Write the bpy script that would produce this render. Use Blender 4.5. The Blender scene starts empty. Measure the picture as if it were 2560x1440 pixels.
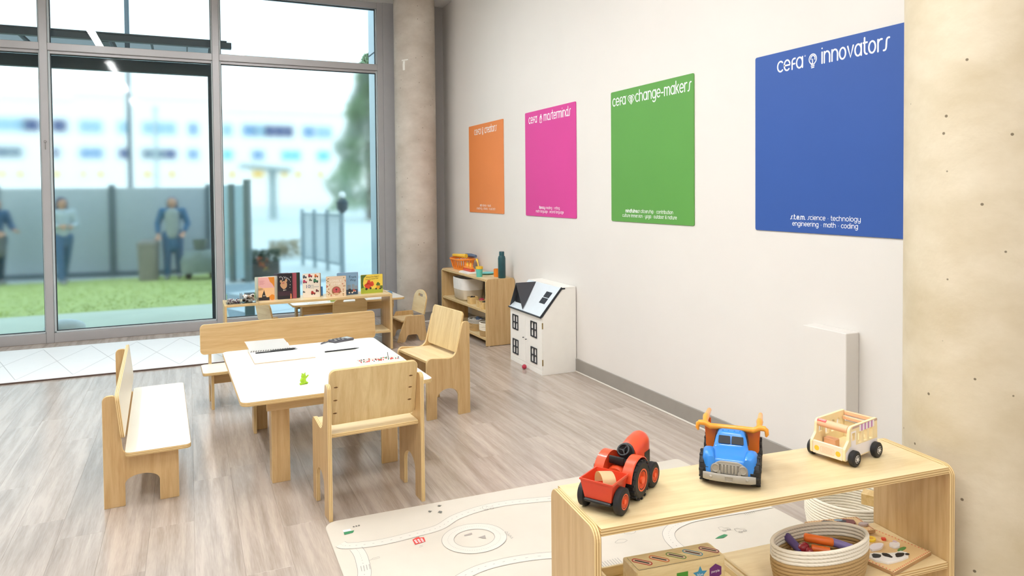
import bpy, bmesh, math, random
from mathutils import Vector, Matrix, geometry, noise
R = math.radians
PI = math.pi
rnd = random.Random(7)
scene = bpy.context.scene
COL = scene.collection

# ------------------------------------------------------------------ camera
cam_data = bpy.data.cameras.new('camera')
cam = bpy.data.objects.new('camera', cam_data)
COL.objects.link(cam)
yaw, pitch, roll = 0.4262, 0.0260, -0.0090
f_px, cx_px, cy_px = 1780.9, 1280.0, 524.7
fwd = Vector((math.sin(yaw) * math.cos(pitch), math.cos(yaw) * math.cos(pitch), -math.sin(pitch)))
rgt = Vector((math.cos(yaw), -math.sin(yaw), 0))
upv = rgt.cross(fwd)
r2 = rgt * math.cos(roll) + upv * math.sin(roll)
u2 = -rgt * math.sin(roll) + upv * math.cos(roll)
m3 = Matrix((r2, u2, -fwd)).transposed()
cam.matrix_world = Matrix.Translation((0, 0, 1.5)) @ m3.to_4x4()
cam_data.sensor_fit = 'HORIZONTAL'
cam_data.sensor_width = 36
cam_data.lens = 36 * f_px / 2560
cam_data.shift_x = 0.0
cam_data.shift_y = -(720 - cy_px) / 2560
cam_data.clip_start = 0.05
cam_data.clip_end = 400
scene.camera = cam

# ------------------------------------------------------------------ world, exposure
SKY = 2.05
world = bpy.data.worlds.new('overcast_sky')
scene.world = world
world.use_nodes = True
nt = world.node_tree
nt.nodes.clear()
wo = nt.nodes.new('ShaderNodeOutputWorld')
bg = nt.nodes.new('ShaderNodeBackground')
tc = nt.nodes.new('ShaderNodeTexCoord')
sep = nt.nodes.new('ShaderNodeSeparateXYZ')
cr = nt.nodes.new('ShaderNodeValToRGB')
cr.color_ramp.elements[0].position = 0.0
cr.color_ramp.elements[0].color = (0.78, 0.90, 0.96, 1)
cr.color_ramp.elements[1].position = 0.6
cr.color_ramp.elements[1].color = (0.56, 0.77, 0.92, 1)
nt.links.new(tc.outputs['Generated'], sep.inputs[0])
nt.links.new(sep.outputs['Z'], cr.inputs[0])
nt.links.new(cr.outputs[0], bg.inputs['Color'])
bg.inputs['Strength'].default_value = SKY
nt.links.new(bg.outputs[0], wo.inputs[0])
sun_data = bpy.data.lights.new('facade_fill_sun', 'SUN')
sun_data.energy = 0.75
sun_data.angle = R(9)
sun_data.color = (1.0, .97, .92)
sun = bpy.data.objects.new('facade_fill_sun', sun_data)
COL.objects.link(sun)
sun.rotation_euler = (R(72), 0, R(-12))      # added low behind the building to brighten the far facades
scene.view_settings.view_transform = 'Standard'
scene.view_settings.look = 'None'
scene.view_settings.exposure = 0.0
scene.view_settings.gamma = 1.0
scene.view_settings.use_curve_mapping = False
cy = scene.cycles
cy.use_denoising = True
cy.max_bounces = 10
cy.diffuse_bounces = 4
cy.glossy_bounces = 4
cy.transmission_bounces = 12
cy.transparent_max_bounces = 12
cy.sample_clamp_indirect = 6.0
cy.caustics_reflective = False
LAMP_W = 38.0        # watts of each linear ceiling lamp

# ------------------------------------------------------------------ helpers
def lin(h):
    if isinstance(h, str):
        v = [int(h[i:i + 2], 16) / 255 for i in (0, 2, 4)]
    else:
        v = [x / 255 for x in h]
    return tuple([(x / 12.92 if x <= 0.04045 else ((x + 0.055) / 1.055) ** 2.4) for x in v] + [1])

def tag(o, label=None, cat=None, group=None, kind=None):
    if label: o['label'] = label
    if cat: o['category'] = cat
    if group: o['group'] = group
    if kind: o['kind'] = kind
    return o

def thing(name, label=None, cat=None, loc=(0, 0, 0), rz=0.0, group=None, kind=None):
    o = bpy.data.objects.new(name, None)
    o.empty_display_size = 0.05
    COL.objects.link(o)
    o.location = loc
    o.rotation_euler = (0, 0, rz)
    return tag(o, label, cat, group, kind)

def fr(o, xd, yd):
    x = Vector(xd).normalized(); y = Vector(yd).normalized(); z = x.cross(y)
    m = Matrix((x, y, z)).transposed().to_4x4()
    m.translation = Vector(o)
    return m

def T(x, y, z): return Matrix.Translation((x, y, z))
def RZ(a): return Matrix.Rotation(a, 4, 'Z')
def RX(a): return Matrix.Rotation(a, 4, 'X')
def RY(a): return Matrix.Rotation(a, 4, 'Y')

def mesh_of(bm, mats, smooth=None):
    me = bpy.data.meshes.new('mesh')
    bmesh.ops.recalc_face_normals(bm, faces=bm.faces[:]) if smooth != 'flatprint' else None
    bm.to_mesh(me); bm.free()
    for m in (mats if isinstance(mats, (list, tuple)) else [mats]): me.materials.append(m)
    if smooth and smooth != 'flatprint':
        me.shade_smooth()
        me.set_sharp_from_angle(angle=R(smooth if smooth is not True else 40))
    return me

def put(name, me, parent=None, M=None, label=None, kind=None):
    o = bpy.data.objects.new(name, me)
    COL.objects.link(o)
    if parent is not None: o.parent = parent
    if M is not None: o.matrix_local = M
    if label: o['label'] = label
    if kind: o['kind'] = kind
    return o

def part(name, bm, mats, parent=None, M=None, label=None, smooth=None, kind=None):
    return put(name, mesh_of(bm, mats, smooth), parent, M, label, kind)

def copy_tree(o, parent=None):
    c = o.copy(); COL.objects.link(c); c.parent = parent
    for ch in list(o.children): copy_tree(ch, c)
    return c

def multi(name, bms, mats, parent=None, M=None, smooth=None, label=None):
    return [part(name, b, mats, parent, M, label, smooth) for b in bms]

def box_bm(sx, sy, sz, c=(0, 0, 0), bev=0.0, seg=1):
    bm = bmesh.new()
    bmesh.ops.create_cube(bm, size=1, matrix=T(*c) @ Matrix.Diagonal((sx, sy, sz, 1)))
    if bev: bmesh.ops.bevel(bm, geom=bm.edges[:], offset=bev, segments=seg, affect='EDGES', profile=0.5)
    return bm

def bx(x0, x1, y0, y1, z0, z1, bev=0.0, seg=1):
    return box_bm(x1 - x0, y1 - y0, z1 - z0, ((x0 + x1) / 2, (y0 + y1) / 2, (z0 + z1) / 2), bev, seg)

def join(*bms):
    out = bms[0]
    for b in bms[1:]:
        me = bpy.data.meshes.new('tmp'); b.to_mesh(me); b.free(); out.from_mesh(me); bpy.data.meshes.remove(me)
    return out

def xf(bm, M):
    bmesh.ops.transform(bm, matrix=M, verts=bm.verts[:]); return bm

def mi(bm, i):
    for f in bm.faces: f.material_index = i
    return bm

def rpoly(pts, n=6):
    """polygon from (x, y[, radius]) corners, corners filleted"""
    out = []; N = len(pts)
    for i in range(N):
        p = pts[i]; r = p[2] if len(p) > 2 else 0
        P = Vector(p[:2])
        if r <= 0: out.append(P); continue
        a = Vector(pts[i - 1][:2]) - P; b = Vector(pts[(i + 1) % N][:2]) - P
        an = a.normalized(); bn = b.normalized()
        ang = an.angle(bn)
        t = min(r / math.tan(ang / 2), a.length * 0.49, b.length * 0.49)
        rr = t * math.tan(ang / 2)
        cdir = (an + bn).normalized(); C = P + cdir * (rr / math.sin(ang / 2))
        s = (P + an * t) - C; e = (P + bn * t) - C
        a0 = math.atan2(s.y, s.x); a1 = math.atan2(e.y, e.x); d = (a1 - a0 + PI) % (2 * PI) - PI
        for k in range(n + 1):
            q = a0 + d * k / n; out.append(C + Vector((math.cos(q), math.sin(q))) * rr)
    return out

def rrect(w, h, r, x0=0.0, y0=0.0, n=6):
    return rpoly([(x0, y0, r), (x0 + w, y0, r), (x0 + w, y0 + h, r), (x0, y0 + h, r)], n)

def ellipse(cx, cyy, a, b, n=24, rot=0.0):
    return [Vector((cx + a * math.cos(t) * math.cos(rot) - b * math.sin(t) * math.sin(rot),
                    cyy + a * math.cos(t) * math.sin(rot) + b * math.sin(t) * math.cos(rot)))
            for t in [2 * PI * k / n for k in range(n)]]

def _area(l): return sum(l[i - 1].x * l[i].y - l[i].x * l[i - 1].y for i in range(len(l))) / 2
def _inset(l, d):
    out = []; n = len(l)
    for i in range(n):
        a = (l[i] - l[i - 1]); b = (l[(i + 1) % n] - l[i])
        if a.length < 1e-9: a = b
        if b.length < 1e-9: b = a
        na = Vector((-a.y, a.x)).normalized(); nb = Vector((-b.y, b.x)).normalized()
        m = na + nb
        if m.length < 1e-6: m = na
        m.normalize(); out.append(l[i] + m * (d / max(0.35, m.dot(na))))
    return out

def panel_bm(outer, th, holes=(), ch=0.0015, z0=0.0):
    """sheet in local XY, thickness along +Z; faces = material 0, edges = material 1"""
    loops = [[Vector(p[:2]) for p in outer]] + [[Vector(p[:2]) for p in h] for h in holes]
    for i, l in enumerate(loops):
        if (_area(l) > 0) != (i == 0): l.reverse()
    bm = bmesh.new()
    ins = [_inset(l, ch) if ch else l for l in loops]
    tri = geometry.tessellate_polygon([[Vector((p.x, p.y, 0)) for p in l] for l in ins])
    rings = []
    for l, il in zip(loops, ins):
        c = ch
        lv = [[bm.verts.new((p.x, p.y, z0)) for p in il]]
        if ch:
            lv.append([bm.verts.new((p.x, p.y, z0 + c)) for p in l])
            lv.append([bm.verts.new((p.x, p.y, z0 + th - c)) for p in l])
        lv.append([bm.verts.new((p.x, p.y, z0 + th)) for p in il])
        rings.append(lv)
        n = len(l)
        for a, b in zip(lv[:-1], lv[1:]):
            for i in range(n):
                f = bm.faces.new((a[i], a[(i + 1) % n], b[(i + 1) % n], b[i])); f.material_index = 1
    bot = [v for r in rings for v in r[0]]; top = [v for r in rings for v in r[-1]]
    for t in tri:
        for vs, flip in ((bot, True), (top, False)):
            try: bm.faces.new([vs[i] for i in (t[::-1] if flip else t)])
            except ValueError: pass
    return bm

def flat_bm(outer, z=0.0, holes=()):
    """flat print: one-sided sheet"""
    loops = [[Vector(p[:2]) for p in outer]] + [[Vector(p[:2]) for p in h] for h in holes]
    bm = bmesh.new()
    tri = geometry.tessellate_polygon([[Vector((p.x, p.y, 0)) for p in l] for l in loops])
    vs = [bm.verts.new((p.x, p.y, z)) for l in loops for p in l]
    for t in tri:
        a, b, c = [vs[i].co for i in t]
        t = t if (b - a).cross(c - a).z > 0 else t[::-1]
        try: bm.faces.new([vs[i] for i in t])
        except ValueError: pass
    return bm

def ribbon_bm(strokes, w, z=0.0, cap=True, bm=None):
    """flat strokes with round caps (lettering, printed lines)"""
    bm = bm or bmesh.new()
    z_base = z
    for si, st in enumerate(strokes):
        z = z_base + (si % 5) * .00014
        pts = [Vector(p[:2]) for p in st]
        P = [pts[0]]
        for p in pts[1:]:
            if (p - P[-1]).length > 1e-6: P.append(p)
        if len(P) == 1 or (len(P) == 2 and (P[1] - P[0]).length < w * 0.05):
            vs = [bm.verts.new((P[0].x + w / 2 * math.cos(t), P[0].y + w / 2 * math.sin(t), z)) for t in [2 * PI * k / 10 for k in range(10)]]
            bm.faces.new(vs); continue
        loop = len(P) > 3 and (P[0] - P[-1]).length < 1e-5
        L = []; Rr = []
        for i, p in enumerate(P):
            d = (P[min(i + 1, len(P) - 1)] - P[max(i - 1, 0)])
            if loop and i in (0, len(P) - 1): d = P[1] - P[-2]
            d.normalize(); nrm = Vector((-d.y, d.x)) * w / 2
            L.append(p + nrm); Rr.append(p - nrm)
        lv = [bm.verts.new((p.x, p.y, z)) for p in L]; rv = [bm.verts.new((p.x, p.y, z)) for p in Rr]
        for i in range(len(P) - 1):
            bm.faces.new((rv[i], rv[i + 1], lv[i + 1], lv[i]))
        if cap and not loop:
            for end, dirn in ((0, -1), (len(P) - 1, 1)):
                d = (P[1] - P[0]).normalized() if end == 0 else (P[-1] - P[-2]).normalized()
                d = d * dirn; nrm = Vector((-d.y, d.x))
                arc = [P[end] + (nrm * math.cos(t) + d * math.sin(t)) * w / 2 for t in [PI * k / 6 for k in range(7)]]
                bm.faces.new([bm.verts.new((p.x, p.y, z)) for p in reversed(arc)])
    return bm

def arcp(cx, cyy, rx, ry, a0, a1, n=10):
    return [(cx + rx * math.cos(R(a0 + (a1 - a0) * k / n)), cyy + ry * math.sin(R(a0 + (a1 - a0) * k / n))) for k in range(n + 1)]

def tube_bm(pts, r, seg=8, closed=False, cap=True):
    pts = [Vector(p) for p in pts]; n = len(pts)
    rad = r if isinstance(r, (list, tuple)) else [r] * n
    bm = bmesh.new(); rings = []; prev = None
    for i, p in enumerate(pts):
        if closed: d = pts[(i + 1) % n] - pts[i - 1]
        else: d = pts[min(i + 1, n - 1)] - pts[max(i - 1, 0)]
        d.normalize()
        if prev is None:
            a = Vector((0, 0, 1)) if abs(d.z) < 0.9 else Vector((1, 0, 0))
            u = d.cross(a).normalized()
        else:
            u = (prev - d * prev.dot(d)).normalized()
        prev = u; v = d.cross(u)
        rings.append([bm.verts.new(p + (u * math.cos(t) + v * math.sin(t)) * rad[i]) for t in [2 * PI * k / seg for k in range(seg)]])
    m = n if closed else n - 1
    for i in range(m):
        a, b = rings[i], rings[(i + 1) % n]
        for k in range(seg):
            bm.faces.new((a[k], a[(k + 1) % seg], b[(k + 1) % seg], b[k]))
    if cap and not closed:
        bm.faces.new(rings[0][::-1]); bm.faces.new(rings[-1])
    return bm

def lathe_bm(prof, seg=32, sx=1.0, sy=1.0, mats=None):
    """profile [(r, z)] turned about Z"""
    bm = bmesh.new(); rings = []
    for r, z in prof:
        if r < 1e-6: rings.append([bm.verts.new((0, 0, z))])
        else: rings.append([bm.verts.new((r * sx * math.cos(2 * PI * k / seg), r * sy * math.sin(2 * PI * k / seg), z)) for k in range(seg)])
    for i in range(len(rings) - 1):
        a, b = rings[i], rings[i + 1]; fs = []
        for k in range(seg):
            k2 = (k + 1) % seg
            if len(a) == 1 and len(b) == 1: continue
            if len(a) == 1: fs.append(bm.faces.new((a[0], b[k], b[k2])))
            elif len(b) == 1: fs.append(bm.faces.new((a[k], a[k2], b[0])))
            else: fs.append(bm.faces.new((a[k], a[k2], b[k2], b[k])))
        if mats:
            for f in fs: f.material_index = mats[i]
    return bm

def loft_bm(secs, cap=True):
    bm = bmesh.new(); rings = [[bm.verts.new(p) for p in s] for s in secs]; n = len(rings[0])
    for a, b in zip(rings[:-1], rings[1:]):
        for k in range(n): bm.faces.new((a[k], a[(k + 1) % n], b[(k + 1) % n], b[k]))
    if cap:
        bm.faces.new(rings[0][::-1]); bm.faces.new(rings[-1])
    return bm

def sup(x, cyy, cz, hw, hh, e=4, n=28):
    """superellipse section in the YZ plane at x"""
    out = []
    for k in range(n):
        t = 2 * PI * k / n; c, s = math.cos(t), math.sin(t)
        out.append((x, cyy + hw * math.copysign(abs(c) ** (2 / e), c), cz + hh * math.copysign(abs(s) ** (2 / e), s)))
    return out

def sphere_bm(r, c=(0, 0, 0), seg=16, sc=(1, 1, 1)):
    bm = bmesh.new()
    bmesh.ops.create_uvsphere(bm, u_segments=seg, v_segments=max(6, seg // 2), radius=r, matrix=T(*c) @ Matrix.Diagonal((*sc, 1)))
    return bm

def cyl_bm(r, h, seg=20, c=(0, 0, 0), axis='Z', bev=0.0):
    prof = [(0, -h / 2), (r - bev, -h / 2)] + ([(r, -h / 2 + bev), (r, h / 2 - bev)] if bev else [(r, h / 2)][:0]) + [(r - bev, h / 2), (0, h / 2)]
    bm = lathe_bm(prof, seg)
    if axis == 'X': xf(bm, RY(PI / 2))
    if axis == 'Y': xf(bm, RX(PI / 2))
    return xf(bm, T(*c))

def text_mesh(s, size, mats, extrude=0.0, align='LEFT'):
    cu = bpy.data.curves.new('txt', 'FONT'); cu.body = s; cu.size = size; cu.align_x = align; cu.extrude = extrude
    cu.resolution_u = 3
    o = bpy.data.objects.new('txt', cu); COL.objects.link(o)
    dg = bpy.context.evaluated_depsgraph_get()
    me = bpy.data.meshes.new_from_object(o.evaluated_get(dg))
    bpy.data.objects.remove(o); me.materials.clear()
    me.materials.append(mats)
    return me

# stroke alphabet (rounded geometric lower case), x-height 1
def _g():
    G = {}
    O = lambda: arcp(.42, .5, .42, .5, 0, 360, 20)
    G['c'] = (.85, [arcp(.44, .5, .44, .5, 48, 312, 16)])
    G['e'] = (.9, [[(.03, .5), (.84, .5)] + arcp(.42, .5, .42, .5, 0, 312, 18)])
    G['F'] = (.62, [[(.12, 0), (.12, .68)] + arcp(.42, .68, .3, .32, 180, 90, 5) + [(.56, 1)], [(.12, .5), (.5, .5)]])
    G['a'] = (.98, [O(), [(.84, 1), (.84, 0)]])
    G['i'] = (.22, [[(.08, 0), (.08, 1)], [(.08, 1.36), (.08, 1.36)]])
    arch = [(.05, 0), (.05, 1)], arcp(.45, .6, .4, .4, 180, 0, 10) + [(.85, 0)]
    G['n'] = (1.0, list(arch))
    G['o'] = (.98, [O()])
    G['v'] = (.88, [[(.02, 1), (.4, 0), (.78, 1)]])
    G['t'] = (.58, [[(.15, 1.42), (.15, .32)] + arcp(.47, .32, .32, .32, 180, 270, 5), [(.0, 1), (.48, 1)]])
    G['r'] = (.62, [[(.05, 0), (.05, 1)], arcp(.45, .6, .4, .4, 180, 75, 7)])
    G['s'] = (.72, [[(0, 0), (.12, 0)] + arcp(.12, .28, .2, .28, 270, 350, 4) + arcp(.56, .72, .2, .28, 170, 90, 4) + [(.7, 1)]])
    G['h'] = (1.0, [[(.05, 0), (.05, 1.45)], arch[1]])
    G['g'] = (.98, [O(), [(.84, 1), (.84, -.08)] + arcp(.42, -.08, .42, .38, 0, -140, 9)])
    G['m'] = (1.42, [[(.05, 0), (.05, 1)], arcp(.36, .66, .31, .34, 180, 0, 8) + [(.67, 0)], arcp(.98, .66, .31, .34, 180, 0, 8) + [(1.29, 0)]])
    G['k'] = (.78, [[(.05, 0), (.05, 1.45)], [(.07, .42), (.62, 1)], [(.24, .6), (.68, 0)]])
    G['d'] = (.98, [O(), [(.84, 1.45), (.84, 0)]])
    G['-'] = (.62, [[(.06, .45), (.5, .45)]])
    G['y'] = (.98, [[(.05, 1), (.05, .42)] + arcp(.45, .42, .4, .42, 180, 360, 10), [(.85, 1), (.85, -.08)] + arcp(.45, -.08, .4, .38, 0, -140, 9)])
    G['u'] = (1.0, [[(.05, 1), (.05, .42)] + arcp(.45, .42, .4, .42, 180, 360, 10), [(.85, 1), (.85, 0)]])
    G['l'] = (.22, [[(.08, 0), (.08, 1.45)]])
    G['w'] = (1.3, [[(.02, 1), (.3, 0), (.6, 1), (.9, 0), (1.18, 1)]])
    G['p'] = (.98, [O(), [(.0, 1), (.0, -.45)]])
    G['b'] = (.98, [O(), [(.0, 1.45), (.0, 0)]])
    G['f'] = (.58, [[(.15, 0), (.15, 1.1)] + arcp(.45, 1.1, .3, .35, 180, 100, 5), [(0, .95), (.45, .95)]])
    G['.'] = (.26, [[(.08, .02), (.08, .02)]])
    G['*'] = (.3, [[(.1, .5), (.1, .5)]])
    G['&'] = (1.0, [[(.85, 0), (.2, .85)] + arcp(.42, 1.05, .24, .24, 220, -30, 8) + [(.12, .45)] + arcp(.4, .3, .34, .3, 150, 300, 8) + [(.85, .55)]])
    G['z'] = (.8, [[(.05, 1), (.65, 1), (.05, 0), (.68, 0)]])
    G[' '] = (.5, [])
    return G
GLYPH = _g()
def stroke_text(s, x0, y0, width, xh, w, bm, bold=0, gap=.14):
    adv = sum(GLYPH[c][0] + gap for c in s) - gap
    k = width / adv; x = x0
    for i, c in enumerate(s):
        a, st = GLYPH[c]
        ribbon_bm([[(x + px * k, y0 + py * xh) for px, py in q] for q in st], w * (1.6 if i < bold else 1), 0, True, bm)
        x += (a + gap) * k
    return bm

# ------------------------------------------------------------------ materials
def new_mat(name):
    m = bpy.data.materials.new(name); m.use_nodes = True
    n = m.node_tree; b = n.nodes['Principled BSDF']
    return m, n, b

def mat(name, col, rough=0.5, metal=0.0, spec=0.5, var=0.06, scale=12.0, bump=0.0, bscale=60.0, coat=0.0, emit=0.0):
    """plain material with a faint procedural mottle and optional fine relief"""
    m, n, b = new_mat(name)
    c = lin(col)
    if var:
        t = n.nodes.new('ShaderNodeTexCoord'); nz = n.nodes.new('ShaderNodeTexNoise')
        nz.inputs['Scale'].default_value = scale; nz.inputs['Detail'].default_value = 4
        rp = n.nodes.new('ShaderNodeValToRGB')
        rp.color_ramp.elements[0].position = .3; rp.color_ramp.elements[1].position = .7
        rp.color_ramp.elements[0].color = tuple(x * (1 - var) for x in c[:3]) + (1,)
        rp.color_ramp.elements[1].color = tuple(min(1, x * (1 + var)) for x in c[:3]) + (1,)
        n.links.new(t.outputs['Object'], nz.inputs['Vector']); n.links.new(nz.outputs[0], rp.inputs[0])
        n.links.new(rp.outputs[0], b.inputs['Base Color'])
    else:
        b.inputs['Base Color'].default_value = c
    if bump:
        t2 = n.nodes.new('ShaderNodeTexCoord'); nb = n.nodes.new('ShaderNodeTexNoise'); nb.inputs['Scale'].default_value = bscale
        bp = n.nodes.new('ShaderNodeBump'); bp.inputs['Strength'].default_value = bump; bp.inputs['Distance'].default_value = 0.004
        n.links.new(t2.outputs['Object'], nb.inputs['Vector']); n.links.new(nb.outputs[0], bp.inputs['Height']); n.links.new(bp.outputs[0], b.inputs['Normal'])
    b.inputs['Roughness'].default_value = rough
    b.inputs['Metallic'].default_value = metal
    b.inputs['Specular IOR Level'].default_value = spec
    b.inputs['Coat Weight'].default_value = coat
    if emit:
        b.inputs['Emission Color'].default_value = c; b.inputs['Emission Strength'].default_value = emit
    return m

def wood(name, light, dark, axis=0, stretch=14.0, scale=2.2, rough=0.38, streak=1.0, dist=.9, spec=.5):
    """veneer: long soft grain along a local axis, one shift per object"""
    m, n, b = new_mat(name)
    t = n.nodes.new('ShaderNodeTexCoord'); mp = n.nodes.new('ShaderNodeMapping')
    s = [stretch] * 3; s[axis] = 1.0
    mp.inputs['Scale'].default_value = s
    add = n.nodes.new('ShaderNodeVectorMath'); add.operation = 'ADD'
    oi = n.nodes.new('ShaderNodeObjectInfo'); ml = n.nodes.new('ShaderNodeMath'); ml.operation = 'MULTIPLY'; ml.inputs[1].default_value = 37.0
    n.links.new(t.outputs['Object'], mp.inputs['Vector']); n.links.new(oi.outputs['Random'], ml.inputs[0])
    n.links.new(mp.outputs[0], add.inputs[0]); n.links.new(ml.outputs[0], add.inputs[1])
    n1 = n.nodes.new('ShaderNodeTexNoise'); n1.inputs['Scale'].default_value = scale; n1.inputs['Detail'].default_value = 6; n1.inputs['Distortion'].default_value = dist
    n2 = n.nodes.new('ShaderNodeTexNoise'); n2.inputs['Scale'].default_value = scale * 9; n2.inputs['Detail'].default_value = 3
    n.links.new(add.outputs[0], n1.inputs['Vector']); n.links.new(add.outputs[0], n2.inputs['Vector'])
    mx = n.nodes.new('ShaderNodeMath'); mx.operation = 'MULTIPLY_ADD'; mx.inputs[1].default_value = 0.35 * streak
    n.links.new(n2.outputs[0], mx.inputs[0]); n.links.new(n1.outputs[0], mx.inputs[2])
    rp = n.nodes.new('ShaderNodeValToRGB')
    rp.color_ramp.elements[0].position = .42; rp.color_ramp.elements[0].color = lin(dark)
    rp.color_ramp.elements[1].position = .82; rp.color_ramp.elements[1].color = lin(light)
    n.links.new(mx.outputs[0], rp.inputs[0])
    n.links.new(rp.outputs[0], b.inputs['Base Color'])
    b.inputs['Roughness'].default_value = rough; b.inputs['Specular IOR Level'].default_value = spec
    return m

def ply_edge(name='plywood_edge', layers=5, th=0.018):
    m, n, b = new_mat(name)
    t = n.nodes.new('ShaderNodeTexCoord'); sp = n.nodes.new('ShaderNodeSeparateXYZ')
    n.links.new(t.outputs['Object'], sp.inputs[0])
    a = n.nodes.new('ShaderNodeMath'); a.operation = 'MULTIPLY'; a.inputs[1].default_value = layers / th / 2
    fr_ = n.nodes.new('ShaderNodeMath'); fr_.operation = 'FRACT'
    n.links.new(sp.outputs['Z'], a.inputs[0]); n.links.new(a.outputs[0], fr_.inputs[0])
    rp = n.nodes.new('ShaderNodeValToRGB'); rp.color_ramp.interpolation = 'EASE'
    e = rp.color_ramp.elements
    e[0].position = 0.0; e[0].color = lin('e9cf9a'); e[1].position = 1.0; e[1].color = lin('e9cf9a')
    for p, c in ((.42, 'e6c98f'), (.55, 'a9814a'), (.78, 'b58d55'), (.9, 'e9cf9a')):
        x = e.new(p); x.color = lin(c)
    n.links.new(fr_.outputs[0], rp.inputs[0]); n.links.new(rp.outputs[0], b.inputs['Base Color'])
    b.inputs['Roughness'].default_value = 0.5
    return m

def random_tint(m, lo=0.86, hi=1.1):
    """one tone per object"""
    n = m.node_tree; b = n.nodes['Principled BSDF']
    src = b.inputs['Base Color'].links[0].from_socket
    oi = n.nodes.new('ShaderNodeObjectInfo'); mr = n.nodes.new('ShaderNodeMapRange')
    mr.inputs['To Min'].default_value = lo; mr.inputs['To Max'].default_value = hi
    mx = n.nodes.new('ShaderNodeMix'); mx.data_type = 'RGBA'; mx.blend_type = 'MULTIPLY'; mx.inputs[0].default_value = 1
    cb = n.nodes.new('ShaderNodeCombineColor')
    n.links.new(oi.outputs['Random'], mr.inputs[0])
    for k in range(3): n.links.new(mr.outputs[0], cb.inputs[k])
    n.links.new(src, mx.inputs[6]); n.links.new(cb.outputs[0], mx.inputs[7]); n.links.new(mx.outputs[2], b.inputs['Base Color'])
    return m

def concrete(name, a, b_, scale=3.0, rough=0.75):
    m, n, b = new_mat(name)
    t = n.nodes.new('ShaderNodeTexCoord'); n1 = n.nodes.new('ShaderNodeTexNoise'); n1.inputs['Scale'].default_value = scale; n1.inputs['Detail'].default_value = 8; n1.inputs['Roughness'].default_value = .6
    mp = n.nodes.new('ShaderNodeMapping'); mp.inputs['Scale'].default_value = (1, 1, 1.6)
    n.links.new(t.outputs['Object'], mp.inputs[0]); n.links.new(mp.outputs[0], n1.inputs['Vector'])
    rp = n.nodes.new('ShaderNodeValToRGB'); rp.color_ramp.elements[0].position = .33; rp.color_ramp.elements[1].position = .68
    rp.color_ramp.elements[0].color = lin(b_); rp.color_ramp.elements[1].color = lin(a)
    n.links.new(n1.outputs[0], rp.inputs[0])
    # small pores
    vo = n.nodes.new('ShaderNodeTexVoronoi'); vo.inputs['Scale'].default_value = 13.0
    n.links.new(t.outputs['Object'], vo.inputs['Vector'])
    pr = n.nodes.new('ShaderNodeValToRGB'); pr.color_ramp.elements[0].position = .05; pr.color_ramp.elements[1].position = .07
    pr.color_ramp.elements[0].color = (.30, .27, .24, 1); pr.color_ramp.elements[1].color = (1, 1, 1, 1)
    n.links.new(vo.outputs['Distance'], pr.inputs[0])
    mx = n.nodes.new('ShaderNodeMix'); mx.data_type = 'RGBA'; mx.blend_type = 'MULTIPLY'; mx.inputs[0].default_value = 1
    n.links.new(rp.outputs[0], mx.inputs[6]); n.links.new(pr.outputs[0], mx.inputs[7]); n.links.new(mx.outputs[2], b.inputs['Base Color'])
    bp = n.nodes.new('ShaderNodeBump'); bp.inputs['Strength'].default_value = .25; bp.inputs['Distance'].default_value = .004
    n3 = n.nodes.new('ShaderNodeTexNoise'); n3.inputs['Scale'].default_value = 40
    n.links.new(t.outputs['Object'], n3.inputs['Vector']); n.links.new(n3.outputs[0], bp.inputs['Height']); n.links.new(bp.outputs[0], b.inputs['Normal'])
    b.inputs['Roughness'].default_value = rough
    return m

def clear_glass(name, tint, refl=1.0):
    m = bpy.data.materials.new(name); m.use_nodes = True; n = m.node_tree; n.nodes.clear()
    out = n.nodes.new('ShaderNodeOutputMaterial'); tr = n.nodes.new('ShaderNodeBsdfTransparent'); gl = n.nodes.new('ShaderNodeBsdfGlossy')
    fz = n.nodes.new('ShaderNodeFresnel'); fz.inputs['IOR'].default_value = 1.45; mx = n.nodes.new('ShaderNodeMixShader')
    tr.inputs['Color'].default_value = lin(tint); gl.inputs['Roughness'].default_value = 0.0
    n.links.new(fz.outputs[0], mx.inputs[0]); n.links.new(tr.outputs[0], mx.inputs[1]); n.links.new(gl.outputs[0], mx.inputs[2]); n.links.new(mx.outputs[0], out.inputs[0])
    return m

def soft_glass(name, tint, rough=0.22):
    """slightly diffusing film on the lower panes: what lies beyond is softened"""
    m = bpy.data.materials.new(name); m.use_nodes = True; n = m.node_tree; n.nodes.clear()
    out = n.nodes.new('ShaderNodeOutputMaterial'); tr = n.nodes.new('ShaderNodeBsdfRefraction'); gl = n.nodes.new('ShaderNodeBsdfGlossy')
    fz = n.nodes.new('ShaderNodeFresnel'); fz.inputs['IOR'].default_value = 1.3; mx = n.nodes.new('ShaderNodeMixShader')
    tr.inputs['Color'].default_value = lin(tint); tr.inputs['Roughness'].default_value = rough; tr.inputs['IOR'].default_value = 1.1
    gl.inputs['Roughness'].default_value = 0.05
    n.links.new(fz.outputs[0], mx.inputs[0]); n.links.new(tr.outputs[0], mx.inputs[1]); n.links.new(gl.outputs[0], mx.inputs[2]); n.links.new(mx.outputs[0], out.inputs[0])
    return m

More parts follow.
